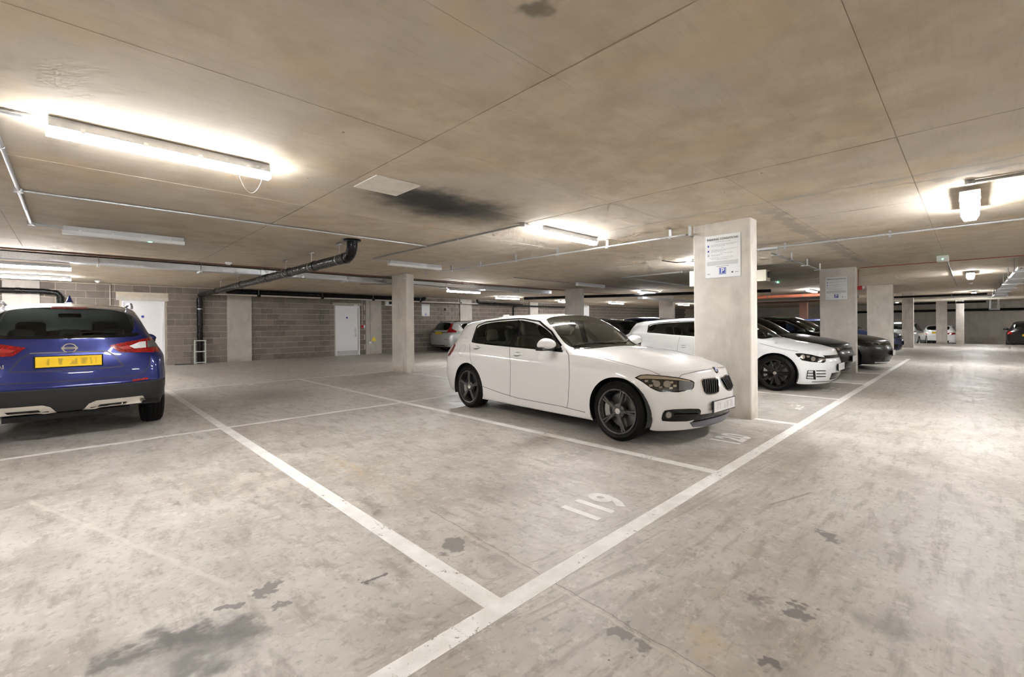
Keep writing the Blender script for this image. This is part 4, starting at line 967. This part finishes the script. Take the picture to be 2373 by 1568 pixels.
    def interior(s, kind):
        sp = s.sp; H = sp['H']; W = sp['W']; k = H/1.421; st = CM['seat' if kind == 'dark' else 'seatb']; S = sp['side']; off = s.off
        uA = S[5][6][0]-off; belt = S[8][5][2]; a0, a1 = uA-.05, S[12][6][0]-off
        tub = MB(); y0, y1 = uA-.12, sp['L']-off-.35
        vv = [(-W+.13, y0, .30), (W-.13, y0, .30), (W-.13, y1, .30), (-W+.13, y1, .30), (-W+.10, y0, belt-.06), (W-.10, y0, belt-.06), (W-.12, y1, belt-.03), (-W+.12, y1, belt-.03)]
        tub.add(vv, [(0, 1, 2, 3), (0, 4, 5, 1), (1, 5, 6, 2), (2, 6, 7, 3), (3, 7, 4, 0)]).build('cabin_tub', CM['dash'], s.t)
        bevel_box('dashboard', (2*W-.34, .42, .22), .06, CM['dash'], s.t, (0, uA+.06, belt-.13))
        def seat(x, y, w_=.50, hr=True, tall=.60):
            b = bevel_box('seat', (w_, .14, tall), .055, st, s.t, (x, y, .50*k+tall/2), (R(-14), 0, 0), 3)
            bevel_box('seat_cushion', (w_, .48, .16), .05, st, b, (0, -.26, -tall/2+.02), (R(14), 0, 0), 3)
            if hr: bevel_box('headrest', (w_*.55, .11, .19), .05, st, b, (0, .0, tall/2+.10), None, 3)
        ys = uA + .95; seat(-.36, ys); seat(.36, ys)
        yr = ys + .82
        for x in (-.40, 0, .40): seat(x, yr, .40, True, .50)
        sw = MB().lathe([(.175+.014*math.cos(t), .014*math.sin(t)) for t in np.linspace(0, 2*math.pi, 8, False)], 1, 28, True); sw.box(-.17, .17, -.01, .01, -.02, .02); sw.cyl((0, -.03, 0), (0, .02, 0), .06, 14)
        sw.xf(Matrix.Rotation(R(-22), 4, 'X')).build('steering_wheel', CM['dash'], s.t, True, (-.36, uA+.36, belt-.03))
        bevel_box('rear_view_mirror', (.24, .03, .06), .012, CM['gloss'], s.t, (0, S[7][10][0]-off+.0, H-.13*k))
WHEEL = {}
# ------------------------------------------------------------------ the cars
def mirror_arm(c, u, w, z, mat=None, sc=1.0):
    for sd in (-1, 1):
        bm = bmesh.new(); bmesh.ops.create_uvsphere(bm, u_segments=20, v_segments=12, radius=1)
        for v in bm.verts:
            x, y, zz = v.co
            y2 = y*.115 if y < 0 else y*.05                                     # rounded front, flat glass face behind
            z2 = zz*.072 if zz > 0 else zz*.055
            v.co = (x*.125*(1 - .12*zz), y2, z2)
        me = bpy.data.meshes.new('door_mirror'); bm.to_mesh(me); bm.free(); me.polygons.foreach_set('use_smooth', [True]*len(me.polygons))
        o = obj('door_mirror', me, mat or c.paint, c.t, (sd*(w+.07), u-c.off, z)); o.scale = (sc, sc, sc)
        MB().prism([(-.105, -.065), (.10, -.065), (.09, -.03), (-.11, -.03)], -.06, .05, 1).xf(Matrix.Rotation(0 if sd < 0 else math.pi, 4, 'Z')).build('mirror_base', CM['gloss'], o)
        MB().tube([(-sd*.04, .0, -.05), (-sd*.14, -.01, -.068), (-sd*.20, -.03, -.075)], .018, 8).build('mirror_stalk', CM['gloss'], o, True)
def plate(c, u, z, mat, front, w_=.52, h=.112, tilt=0):
    hit, n = c.cast((0, (-5 if front else 5), z), (0, 1 if front else -1, 0)); y = hit.y + (-.012 if front else .010)
    o = MB().box(-w_/2, w_/2, -.006, .006, -h/2, h/2).build('number_plate', CM[mat], c.t, False, (0, y, z), (R(tilt), 0, 0))
    MB().box(-w_/2-.012, w_/2+.012, -.004 if front else -.012, .012 if front else .004, -h/2-.012, h/2+.008).build('plate_holder', CM['gloss'], o)
    return o
def window_trim(c, mat='gloss', wd=.02, rear=True):
    S = c.sp['side']; a, b = c.sp['sw']
    for i in (6, 7): c.ribbon('window_trim', [(S[j][i][1], S[j][i][0]-c.off, S[j][i][2]) for j in range(a, b+1)], CM[mat], (-1, 0, -.02), wd, .002)
    c.ribbon('window_trim', [(S[b][i][1], S[b][i][0]-c.off, S[b][i][2]) for i in (6, 7)], CM[mat], (-1, 0, 0), wd*1.4, .002)
def seams(c, doors, sill=None, mat='line'):
    for pts in doors: c.ribbon('panel_seam', [(.9, u-c.off, z) for u, z in pts], CM[mat], (-1, 0, 0), .0065)
def handle(c, u, z, L=.20):
    P = [(.9, u-c.off + L/2*math.cos(t)*(1), z + .017*math.sin(t)) for t in np.linspace(0, 2*math.pi, 16, False)]
    c.patch('door_handle', P, c.paint, (-1, 0, 0), .022, .03, .02)
    P = [(.9, u-c.off + L*.35*math.cos(t), z + .028*math.sin(t)) for t in np.linspace(0, 2*math.pi, 14, False)]
    c.patch('handle_recess', P, CM['line'], (-1, 0, 0), .0008, .004, .02)
def disc(c, name, x, z, r, mat, d, off=.004, y=None, mirror=False, depth=.01):
    d = Vector(d).normalized(); h = Vector((0, 0, 1)).cross(d).normalized(); v = d.cross(h)
    o_ = Vector((x, y if y is not None else 0, z)); return c.patch(name, [o_ + h*r*math.cos(t) + v*r*math.sin(t) for t in np.linspace(0, 2*math.pi, 20, False)], CM[mat], d, off, depth, r*.6, mirror)
# --- white hatchback in the foreground
c = bmw = Car('hatchback', 'white five-door hatchback with dark five-spoke wheels parked against the signed column', BMW, 'white', (5.075, 3.946, 0), R(-3.02), interior='beige')
def Z3(L, o=(1340, 830), k=6.245): return [c.px(o[0]+a/k, o[1]+b/k) for a, b in L]
dl = c.pxray(1540, 890)[1]; dn = Vector((.35, 1, -.12))
HL = [(815,280),(900,238),(1000,232),(1180,245),(1450,275),(1640,318),(1682,345),(1672,420),(1640,465),(1500,480),(1450,492),(1180,485),(1120,465),(1040,425),(930,345)]
hl = c.patch('headlamp', Z3(HL), CM['gloss'], dl, .002, .012, .015)
for k, o in enumerate(hl or []):
    pass
def sub(name, L, mat, off, d=dl, res=.013, smooth=0, mirror=True, depth=.006, o=(1340, 830), k=6.245): return c.patch(name, Z3(L, o, k), CM[mat], d, off, depth, res, mirror, None, smooth)
sub('lamp_reflector', [(850,282),(905,252),(1000,246),(1180,258),(1440,288),(1620,325),(1600,335),(1440,318),(1180,300),(1000,295),(900,300)], 'lamptan', .004)
sub('lamp_bowl', [(905,310),(1000,300),(1180,305),(1440,322),(1445,470),(1190,470),(1130,452),(1045,410),(950,348)], 'lampdark', .004)
sub('lamp_panel', [(1455,325),(1630,335),(1668,355),(1655,420),(1630,452),(1500,466),(1455,470)], 'lampgrey', .004)
for q, r_ in (((1135,368), 52), ((1285,372), 56)): sub('lamp_lens', [(q[0]+r_*math.cos(t), q[1]+r_*.9*math.sin(t)) for t in np.linspace(0, 2*math.pi, 16, False)], 'lens', .007)
for q in ((985,330), (1050,395), (1190,420), (1345,350), (1395,400), (1340,430), (1090,330)): sub('lamp_facet', [(q[0]-26,q[1]-14),(q[0]+24,q[1]-18),(q[0]+28,q[1]+12),(q[0]-20,q[1]+18)], 'chrome', .0065)
KD = [(1785,305),(1850,296),(1990,286),(2022,300),(2026,440),(2000,500),(1860,525),(1822,480),(1792,400)]
dk = Vector((.08, 1, 0))
kc = (1905, 400)
sub('kidney_surround', [(kc[0]+(a-kc[0])*1.13, kc[1]+(b-kc[1])*1.12) for a, b in KD], 'chrome', .006, dk, .02, 1)
sub('kidney_grille', KD, 'gloss', .010, dk, .02, 1)
for k in range(7):
    xa = 1815 + k*30
    sub('grille_slat', [(xa, 310), (xa+9, 309), (xa+16, 495-abs(3-k)*4), (xa+7, 497-abs(3-k)*4)], 'plastic', .020, dk, .05, 0, True, .012)
FG = [(1262,738),(1738,722),(1778,755),(1768,810),(1690,905),(1225,915),(1202,880),(1217,800)]
sub('bumper_vent', FG, 'gloss', .003, dl, .02, 1)
sub('vent_blade', [(1400,805),(1740,795),(1745,815),(1400,830)], 'plastic', .018, dl, .02)
sub('fog_lamp_ring', [(1305+58*math.cos(t), 815+58*math.sin(t)) for t in np.linspace(0, 2*math.pi, 18, False)], 'plastic', .010, dl)
sub('fog_lamp', [(1305+40*math.cos(t), 815+44*math.sin(t)) for t in np.linspace(0, 2*math.pi, 18, False)], 'lens', .016, dl)
fz = (0, 1, 0)
c.patch('lower_grille', [(-.37, -2, .315), (.37, -2, .315), (.44, -2, .235), (-.44, -2, .235)], CM['gloss'], fz, .003, .01, .03, False)
c.patch('splitter', [(-.46, -2, .238), (-.2, -2, .255), (.2, -2, .255), (.46, -2, .238), (.40, -2, .185), (.2, -2, .17), (-.2, -2, .17), (-.40, -2, .185)], plain('grey_splitter', (.14, .14, .17), .35), fz, .012, .03, .03, False)
plate(c, 0, .385, 'wpl', True, .50, .11)
db = Vector((0, .75, -.65)); bz = .735
disc(c, 'badge', 0, bz, .041, 'chrome', db, .003, -2.0); disc(c, 'badge_ring', 0, bz, .038, 'gloss', db, .0045, -2.0)
hb = db.normalized(); hx = Vector((1, 0, 0)); hv = hb.cross(hx).normalized()
for k, m_ in enumerate(('blue', 'wpl', 'blue', 'wpl')):
    ts = np.linspace(k*math.pi/2, (k+1)*math.pi/2, 6); o_ = Vector((0, -2.0, bz))
    c.patch('badge_quarter', [o_] + [o_ + hx*.025*math.cos(t) + hv*.025*math.sin(t) for t in ts], MT['blue'] if m_ == 'blue' else CM['white_enamel'], hb, .006, .004, .02, False)
for L in ([(1312,812),(1318,822),(1319.5,870),(1317,925),(1314,944)], [(1181,800),(1183,860),(1182,918)], [(1089,797),(1090,830),(1098,862),(1113,893)], [(1113,893),(1160,910),(1200,922),(1300,941),(1356,955)], [(1343,818),(1400,830),(1460,846),(1505,858),(1529,868)], [(1574,874),(1580,868),(1620,859),(1650,854)]):
    c.ribbon('panel_seam', c.pp(L), CM['gap' if L[0][0] < 1340 else 'line'], c.pxray(*L[1])[1], .006)
c.ribbon('window_bar', c.pp([(1132, 749), (1124, 794)]), CM['gloss'], (1, 0, 0), .028, .003)
c.ribbon('window_bar', c.pp([(1202, 741), (1197, 801)]), CM['gloss'], (1, 0, 0), .016, .004)
window_trim(c, wd=.026)
P3 = [c.px(1198, 820.5), c.px(1104, 805)]
for q in P3: 
    if q: handle(c, q.y+c.off, q.z, .21)
c.patch('tail_lamp', c.pp([(1054, 795), (1056, 800), (1050, 813), (1041, 825), (1037.5, 824), (1040, 808), (1046, 797)]), CM['taillens'], c.pxray(1046, 810)[1], .005, .012, .015)
fl = c.px(1070, 812)
if fl: c.ribbon('fuel_flap_seam', [fl + Vector((0, .075*math.cos(t), .085*math.sin(t))) for t in np.linspace(0, 2*math.pi, 24)], CM['line'], (1, 0, 0), .004, mirror=False)
mirror_arm(c, 1.73, .865, 1.005, None, 1.1)
c.ribbon('wiper', [(.45, 1.48-c.off, 1.5), (.2, 1.36-c.off, 1.5), (-.25, 1.36-c.off, 1.5)], CM['gloss'], (0, 0, -1), .022, .012, False)
c.ribbon('wiper', [(-.05, 1.33-c.off, 1.5), (-.4, 1.42-c.off, 1.5), (-.66, 1.52-c.off, 1.5)], CM['gloss'], (0, 0, -1), .022, .012, False)
c.ribbon('windscreen_edge', [(.72, 1.47-c.off, 1.5), (.40, 1.325-c.off, 1.5), (0, 1.275-c.off, 1.5)], CM['gloss'], (0, 0, -1), .03, .004)
bevel_box('roof_aerial', (.035, .14, .05), .015, c.paint, c.t, (0, 3.55-c.off, 1.392))
# --- blue crossover seen from behind
NIS = remap(BMW, u=([0, .755, 3.445, 3.98, 4.21, 4.324], [0, .895, 3.541, 4.12, 4.31, 4.39]), w=.903/.8825, z=([0, .15, .25, .375, .58, .79, .915, 1.02, 1.05, 1.325, 1.42], [0, .22, .33, .43, .60, .84, .985, 1.12, 1.145, 1.485, 1.585]), tyre=.343, arch=.055, H=1.575, post=lambda j, i, p: (p[0], p[1], p[2]+.10) if (j in (14, 15) and i < 2) else p, clad=(.60, .40, 1.323+.30))
c = nis = Car('crossover', 'deep blue crossover car with a yellow number plate and pale skid plates', NIS, 'blue', (-.015, 9.07, 0), math.pi, interior='dark', wheels='suv', tyre_w=.215, group=None)
off = c.off; Y = 4.39-off; dr = Vector((0, -1, 0))
def rp(name, L, mat, d=(0, -1, 0), o_=.004, depth=.012, res=.025, mirror=True, smooth=0): return c.patch(name, [(x, Y, z) for x, z in L], CM[mat] if isinstance(mat, str) else mat, d, o_, depth, res, mirror, None, smooth)
dt = Vector((-.45, -1, 0)).normalized()
def tp(name, L, mat, o_=.005, res=.02, smooth=0):
    P = []
    for x, z in L:
        h, n = c.cast((x, Y+2, z), (0, -1, 0))
        P.append(h if h is not None else (.84, 4.05-off, z))
    return c.patch(name, P, CM[mat], dt, o_, .015, res, True, None, smooth)
tp('tail_lamp', [(.325, 1.045), (.50, 1.085), (.66, 1.115), (.83, 1.13), (.845, 1.03), (.81, .945), (.62, .95), (.42, .962)], 'taillens', .006)
tp('lamp_clear_lens', [(.50, 1.03), (.60, 1.075), (.66, 1.08), (.66, 1.005), (.55, 1.0)], 'clear', .010); tp('lamp_grey_lens', [(.675, 1.085), (.80, 1.09), (.80, 1.005), (.675, 1.005)], 'lampgrey', .010); tp('lamp_red_core', [(.40, 1.02), (.50, 1.04), (.52, 1.0), (.44, .995)], 'red', .012)
rp('skid_plate', [(.10, .335), (.15, .405), (.21, .432), (.62, .437), (.67, .36), (.58, .35), (.25, .345), (.20, .333)], 'skid', o_=.014, res=.03); rp('skid_slot', [(.24, .385), (.48, .39), (.46, .365), (.22, .362)], 'gloss', o_=.017); rp('skid_bridge', [(-.12, .345), (.12, .345), (.30, .315), (-.30, .315)], 'skid', o_=.012, mirror=False)
rp('rear_reflector', [(.525, .637), (.66, .648), (.68, .628), (.53, .612)], 'taillens', o_=.008)
for sd in (1,):
    for ay in c.axl:
        R1, R2 = c.sp['tyre']+.055, c.sp['tyre']+.115; ts = np.linspace(R(8), R(172), 26)
        c.patch('arch_cladding', [(.95, ay+R2*math.cos(t), .343+R2*math.sin(t)) for t in ts] + [(.95, ay+R1*math.cos(t), .343+R1*math.sin(t)) for t in ts[::-1]], CM['plastic'], (-1, 0, 0), .006, .02, .03)
plate(c, 0, .888, 'ylw', False, .52, .112)
c.ribbon('tailgate_crease', [(.30, Y, .985), (-.30, Y, .985)], CM['line'], dr, .012, .002, False)
c.ribbon('tailgate_crease', [(.30, Y, .985), (.37, Y, .93), (.45, Y, .80), (0, Y, .785)], plain('blue_shadow_line', (.004, .006, .04), .4), dr, .016, .0015)
c.ribbon('panel_seam', [(.70, Y, .93), (.69, Y, .80), (.64, Y, .72), (.55, Y, .685), (0, Y, .67)], CM['gap'], dr, .008, .002)
c.ribbon('panel_seam', [(.93, Y-.1, .605), (.6, Y, .60), (0, Y, .592)], CM['gap'], dr, .01, .006)
# badge: chrome ring with a bar
h, n = c.cast((0, Y+2, 1.03), (0, -1, 0))
MB().lathe([(.048+.0075*math.cos(t), .0075*math.sin(t)) for t in np.linspace(0, 2*math.pi, 8, False)], 1, 28, True).xf(Matrix.Translation((-.0, h.y+.008, 1.03)) @ Matrix.Scale(1.12, 4, (1, 0, 0))).build('badge_ring', CM['chrome'], c.t, True)
MB().box(-.066, .066, h.y+.004, h.y+.018, 1.018, 1.042).build('badge_bar', CM['chrome'], c.t)
o = obj('badge_lettering', text_mesh('NISSAN', .021, True, .001), CM['gloss'], c.t, (0, h.y+.0185, 1.03), (R(90), 0, math.pi))
hh, n = c.cast((.58, Y+2, .853), (0, -1, 0)); o = obj('model_lettering', text_mesh('QASHQAI', .055, True, .002), CM['chrome'], c.t, (.60, hh.y+.006, .853), (R(90), 0, math.pi-.16))
rp('brake_light', [(-.14, 1.486), (.14, 1.486), (.15, 1.464), (-.15, 1.464)], 'taillens', o_=.010, mirror=False)
c.ribbon('rear_wiper', [(.03, Y, 1.165), (-.1, Y, 1.19), (-.25, Y, 1.20), (-.40, Y, 1.185)], CM['gloss'], dr, .02, .018, False); disc(c, 'wiper_pivot', .02, 1.165, .025, 'gloss', dr, .015, Y)
rp('rear_glass_border', [(.0, 1.165), (.45, 1.168), (.60, 1.19), (.615, 1.165), (.55, 1.14), (0, 1.13)], 'gloss', o_=.002)
for sd in (-1, 1):
    MB().tube([(sd*.60, 1.95-off, 1.47), (sd*.60, 2.05-off, 1.535), (sd*.59, 2.9-off, 1.57), (sd*.57, 3.62-off, 1.553), (sd*.565, 3.80-off, 1.50)], .016, 8).build('roof_rail', CM['rims'], c.t, True)
MB().cyl((0, 0, 0), (0, 0, .022), .042, 14, .026).cyl((0, 0, .02), (0, .03, .085), .026, 14, .005).xf(Matrix.Translation((0, 3.75-off, 1.552))).build('roof_aerial', c.paint, c.t, True)
window_trim(c)
mirror_arm(c, 1.75, .84, 1.08, None, .95)
# --- generic faces for the cars further off
def face(c, lamp_z=.66, lampk='lampdark', plate_m='wpl', grille=True, mesh=True, uf=0.0, vent=True):
    o = c.off; W = c.sp['W']
    d = Vector((-.55, 1, 0)).normalized(); k = W/.8825
    def P(L): return [(x*k, u-o, z) for x, u, z in L]
    c.patch('headlamp', P([(.42, .10, lamp_z-.03), (.62, .2, lamp_z-.045), (.74, .38, lamp_z-.01), (.84, .62, lamp_z+.075), (.74, .40, lamp_z+.065), (.55, .16, lamp_z+.035), (.42, .10, lamp_z+.02)]), CM['lampdark'], d, .004, .012, .03)
    for x, u, z, r in ((.56, .17, lamp_z-.0, .036), (.69, .3, lamp_z+.012, .034)): c.patch('lamp_lens', [Vector((x*k, u-o, z)) + Vector((r*math.cos(t)*.87, r*math.cos(t)*.48, r*math.sin(t))) for t in np.linspace(0, 2*math.pi, 14, False)], CM['lens'], d, .010, .01, .03)
    c.patch('lamp_strip', P([(.46, .11, lamp_z+.018), (.60, .2, lamp_z+.03), (.76, .42, lamp_z+.055), (.76, .42, lamp_z+.045), (.60, .2, lamp_z+.02), (.46, .11, lamp_z+.01)]), CM['chrome'], d, .008, .006, .03)
    if grille: c.patch('upper_grille', [(-.40, 0-o, lamp_z-.03), (.40, 0-o, lamp_z-.03), (.42, 0-o, lamp_z+.02), (-.42, 0-o, lamp_z+.02)], CM['gloss'], (0, 1, 0), .004, .01, .04, False)
    if mesh: c.patch('lower_grille', [(-.42, -o, .36), (.42, -o, .36), (.38, -o, .235), (-.38, -o, .235)], CM['gloss'], (0, 1, 0), .004, .01, .04, False)
    if vent: c.patch('bumper_vent', P([(.50, .12, .40), (.74, .35, .40), (.72, .35, .27), (.52, .14, .26)]), CM['gloss'], d, .004, .01, .04)
    plate(c, 0, .44, plate_m, True)
    c.ribbon('bonnet_seam', P([(.0, .1, 1.2), (.40, .12, 1.2), (.62, .3, 1.2), (.70, .6, 1.2), (.74, 1.1, 1.2)]), CM['line'], (0, 0, -1), .006)
def tail(c, pm='ylw', pz=.86, lamp=None, d=(-.5, -1, 0)):
    o = c.off; Lr = c.sp['L']; W = c.sp['W']
    lamp = lamp or [(.50, Lr, .86), (.72, Lr-.12, .88), (.83, Lr-.35, .86), (.83, Lr-.33, .77), (.70, Lr-.12, .74), (.50, Lr, .76)]
    c.patch('tail_lamp', [(x, u-o, z) for x, u, z in lamp], CM['taillens'], Vector(d), .006, .015, .03)
    plate(c, 0, pz, pm, False); c.ribbon('panel_seam', [(.68, Lr-o, .72), (.6, Lr-o, .66), (0, Lr-o, .65)], CM['gap'], (0, -1, 0), .008, .002)
    c.patch('rear_bumper_insert', [(-.55, Lr-o, .36), (.55, Lr-o, .36), (.5, Lr-o, .24), (-.5, Lr-o, .24)], CM['plastic'], (0, -1, 0), .004, .01, .05, False)
# --- white coupe behind the signed column
def rise(j, i, p):
    if i in (5, 6) and p[0] > 1.3: return (p[0], p[1], p[2] + .075*min(1, (p[0]-1.3)/2.0))
    return p
SCI = remap(BMW, u=([0, .755, 1.45, 2.1, 3.445, 4.324], [0, .85, 1.12, 1.80, 3.428, 4.256]), w=.905/.8825, z=([0, .15, .92, 1.0, 1.42], [0, .14, .915, .985, 1.385]), post=rise, tyre=.325, H=1.372, L=4.256)
c = sci = Car('coupe', 'white coupe with gloss black wheels parked behind the signed column', SCI, 'white2', (10.1, 3.82, 0), 0, interior='dark', wheels='black', tyre_w=.235)
def S3(L, o=(1740, 700), k=6.245): return [c.px(o[0]+a/k, o[1]+b/k) for a, b in L]
ds = c.pxray(1880, 830)[1]
def ssub(n, L, m, off_=.004, d=ds, sm=0, mi=True): return c.patch(n, S3(L), CM[m], d, off_, .01, .02, mi, None, sm)
ssub('headlamp', [(640,742),(720,738),(860,755),(1000,790),(1090,800),(1080,860),(1050,878),(860,862),(740,840),(680,790)], 'gloss')
for q in ((750, 790), (900, 820)): ssub('lamp_lens', [(q[0]+34*math.cos(t), q[1]+34*math.sin(t)) for t in np.linspace(0, 2*math.pi, 14, False)], 'lens', .009)
ssub('lamp_facet', [(970,815),(1080,815),(1065,850),(1000,852)], 'chrome', .008); ssub('lamp_facet', [(800,770),(850,775),(850,800),(810,800)], 'chrome', .008)
c.patch('upper_grille', [(-.46, -c.off, .60), (.46, -c.off, .60), (.50, -c.off, .655), (-.50, -c.off, .655)], CM['gloss'], (0, 1, 0), .004, .01, .04, False)
ssub('bumper_vent', [(820,985),(930,985),(940,1118),(800,1110)], 'gloss'); ssub('vent_lens', [(830,992),(900,992),(895,1020),(825,1020)], 'clear', .009); ssub('vent_lens', [(815,1070),(900,1075),(905,1105),(808,1100)], 'clear', .009); ssub('vent_lens', [(822,1032),(898,1034),(898,1060),(818,1060)], 'clear', .009)
for z_ in (985, 1028, 1068): ssub('vent_bar', [(945, z_), (1075, z_), (1090, z_+12), (945, z_+14)], 'gloss')
c.patch('lower_grille', [(-.36, -c.off, .34), (.36, -c.off, .34), (.33, -c.off, .215), (-.33, -c.off, .215)], CM['gloss'], (0, 1, 0), .006, .01, .03, False)
c.ribbon('splitter_line', [(.66, -c.off, .19), (.4, -c.off, .185), (0, -c.off, .185)], CM['gap'], (0, 1, 0), .012, .003)
plate(c, 0, .44, 'wpl', True); window_trim(c)
c.patch('tail_lamp', [(.8, 3.72-c.off, .875), (.75, 4.02-c.off, .875), (.75, 4.0-c.off, .80), (.8, 3.88-c.off, .775)], CM['taillens'], (-1, -.5, 0), .006, .015, .02)
seams(c, [[(1.22, .90), (1.20, .5), (1.22, .26)], [(2.66, .96), (2.70, .6), (2.60, .28)], [(1.22, .26), (2.6, .28)], [(1.1, .86), (.7, .76), (.5, .73)]]); handle(c, 2.56, .765, .2); mirror_arm(c, 1.42, .88, 1.0)
# --- black cars and the rest of the row
BLK = remap(BMW, u=([0, .755, 1.45, 2.1, 3.445, 4.324], [0, .84, 1.42, 2.1, 3.46, 4.32]), w=.9/.8825, tyre=.32, H=1.43)
c = Car('black_hatchback', 'glossy black hatchback nosing out past the white coupe', BLK, 'black', (12.62, 4.0, 0), 0, lev=2, wheels='black', interior='dark'); face(c); window_trim(c, 'chrome', .015); mirror_arm(c, 1.72, .88, 1.02)
LEX = remap(BMW, u=([0, .755, 1.45, 2.1, 3.445, 4.324], [0, .92, 1.62, 2.3, 3.72, 4.68]), w=.9/.8825, tyre=.325, H=1.44, front_p=2.2)
c = Car('black_saloon', 'black saloon with chrome lower lip behind the second signed column', LEX, 'black', (15.45, 3.75, 0), 0, lev=2, wheels='black', interior='dark'); face(c, .69); mirror_arm(c, 1.9, .88, 1.02)
c.ribbon('chrome_lip', [(.62, .2-c.off, .205), (.4, -c.off, .20), (0, -c.off, .20)], CM['chrome'], (0, 1, 0), .03, .01); window_trim(c, 'chrome', .015)
c = Car('navy_hatchback', 'dark navy hatchback just past the third wide column', BLK, 'navy', (22.9, 3.95, 0), 0, lev=2, wheels='silver', interior='dark'); face(c, .68)
c = Car('dark_hatchback', 'dark car parked in the bay between the saloon and the third column', BLK, 'black', (18.1, 4.6, 0), 0, lev=2, wheels='silver', interior='dark'); face(c)
c = Car('black_hatchback', 'black hatchback tail-on in the rear bays with headrests showing', BLK, 'black', (12.35, 9.2, 0), math.pi, lev=2, wheels='black', interior='dark'); tail(c); window_trim(c)
SUV = remap(BMW, u=([0, .755, 3.445, 3.98, 4.21, 4.324], [0, .90, 3.56, 4.16, 4.36, 4.45]), w=.92/.8825, z=([0, .15, .58, .92, 1.05, 1.42], [0, .24, .66, 1.02, 1.16, 1.62]), tyre=.35, arch=.06, H=1.60)
BLU = remap(BMW, u=([0, .755, 3.445, 4.324], [0, .85, 3.45, 4.2]), z=([0, .92, 1.42], [0, .95, 1.52]), H=1.50, tyre=.32)
c = Car('blue_hatchback', 'pale blue roofed car in the rear bays behind the white coupe', BLU, 'navy', (15.25, 9.0, 0), math.pi, lev=2, wheels='silver', interior='dark'); tail(c)
# --- silver estate along the wall
EST = remap(BMW, u=([0, .755, 1.45, 2.1, 3.445, 3.48, 3.98, 4.21, 4.324], [0, .87, 1.62, 2.32, 3.74, 3.95, 4.40, 4.64, 4.76]), w=.925/.8825, z=([0, .15, .92, 1.05, 1.325, 1.42], [0, .17, .93, 1.02, 1.385, 1.44]), tyre=.335, H=1.435)
c = Car('estate_car', 'silver estate car with tall red tail lamps parked along the block wall', EST, 'silver', (14.63, 17.38, 0), R(90), lev=3, wheels='silver', interior='dark')
o = c.off
c.patch('tail_lamp', [(.60, 4.46-o, 1.33), (.66, 4.40-o, 1.33), (.70, 4.52-o, 1.10), (.86, 4.36-o, .97), (.86, 4.36-o, .91), (.60, 4.70-o, .91), (.60, 4.70-o, 1.02), (.62, 4.60-o, 1.12)], CM['taillens'], (-.6, -1, 0), .006, .015, .03)
plate(c, 0, .875, 'ylw', False); c.ribbon('dark_trim_strip', [(.62, 4.76-o, .915), (0, 4.76-o, .915)], CM['gloss'], (0, -1, 0), .03, .004)
c.ribbon('rear_reflector', [(.45, 4.76-o, .60), (.68, 4.7-o, .60)], CM['red'], (0, -1, 0), .02, .004); c.patch('rear_bumper_insert', [(-.62, 4.7-o, .34), (.62, 4.7-o, .34), (.55, 4.7-o, .22), (-.55, 4.7-o, .22)], CM['plastic'], (0, -1, 0), .004, .01, .05, False)
MB().cyl((.55, 4.62-o, .30), (.55, 4.74-o, .30), .04, 12).build('exhaust_tip', CM['chrome'], c.t, True); MB().cyl((-.55, 4.62-o, .30), (-.55, 4.74-o, .30), .04, 12).build('exhaust_tip', CM['chrome'], c.t, True)
for sd in (-1, 1): MB().tube([(sd*.62, 2.0-o, 1.39), (sd*.62, 2.1-o, 1.42), (sd*.60, 3.0-o, 1.445), (sd*.59, 4.1-o, 1.425), (sd*.585, 4.2-o, 1.39)], .014, 8).build('roof_rail', CM['gloss'], c.t, True)
window_trim(c)
# --- far cars past the drop in the floor
c = Car('suv', 'silver grey SUV seen tail-on beyond the far columns', SUV, 'silver', (37.95, 3.0, -.36), R(86), lev=2, wheels='silver', interior='dark'); tail(c, 'wpl', .82, [(.40, 4.45, 1.02), (.74, 4.36, 1.05), (.85, 4.15, 1.04), (.85, 4.15, .97), (.74, 4.34, .95), (.40, 4.45, .96)])
c = Car('far_white_car', 'white car with red tail lamps half hidden by a far column', BMW, 'white', (42.7, 1.45, -.36), R(88), lev=2, wheels='silver'); tail(c)
c = Car('far_dark_suv', 'black upright SUV at the far end of the aisle', SUV, 'black', (40.0, -2.45, -.36), R(85), lev=2, wheels='black'); tail(c, 'ylw', .80, [(.66, 4.42, 1.02), (.84, 4.2, 1.02), (.84, 4.2, .86), (.66, 4.42, .84)]); mirror_arm(c, 1.75, .93, 1.12)
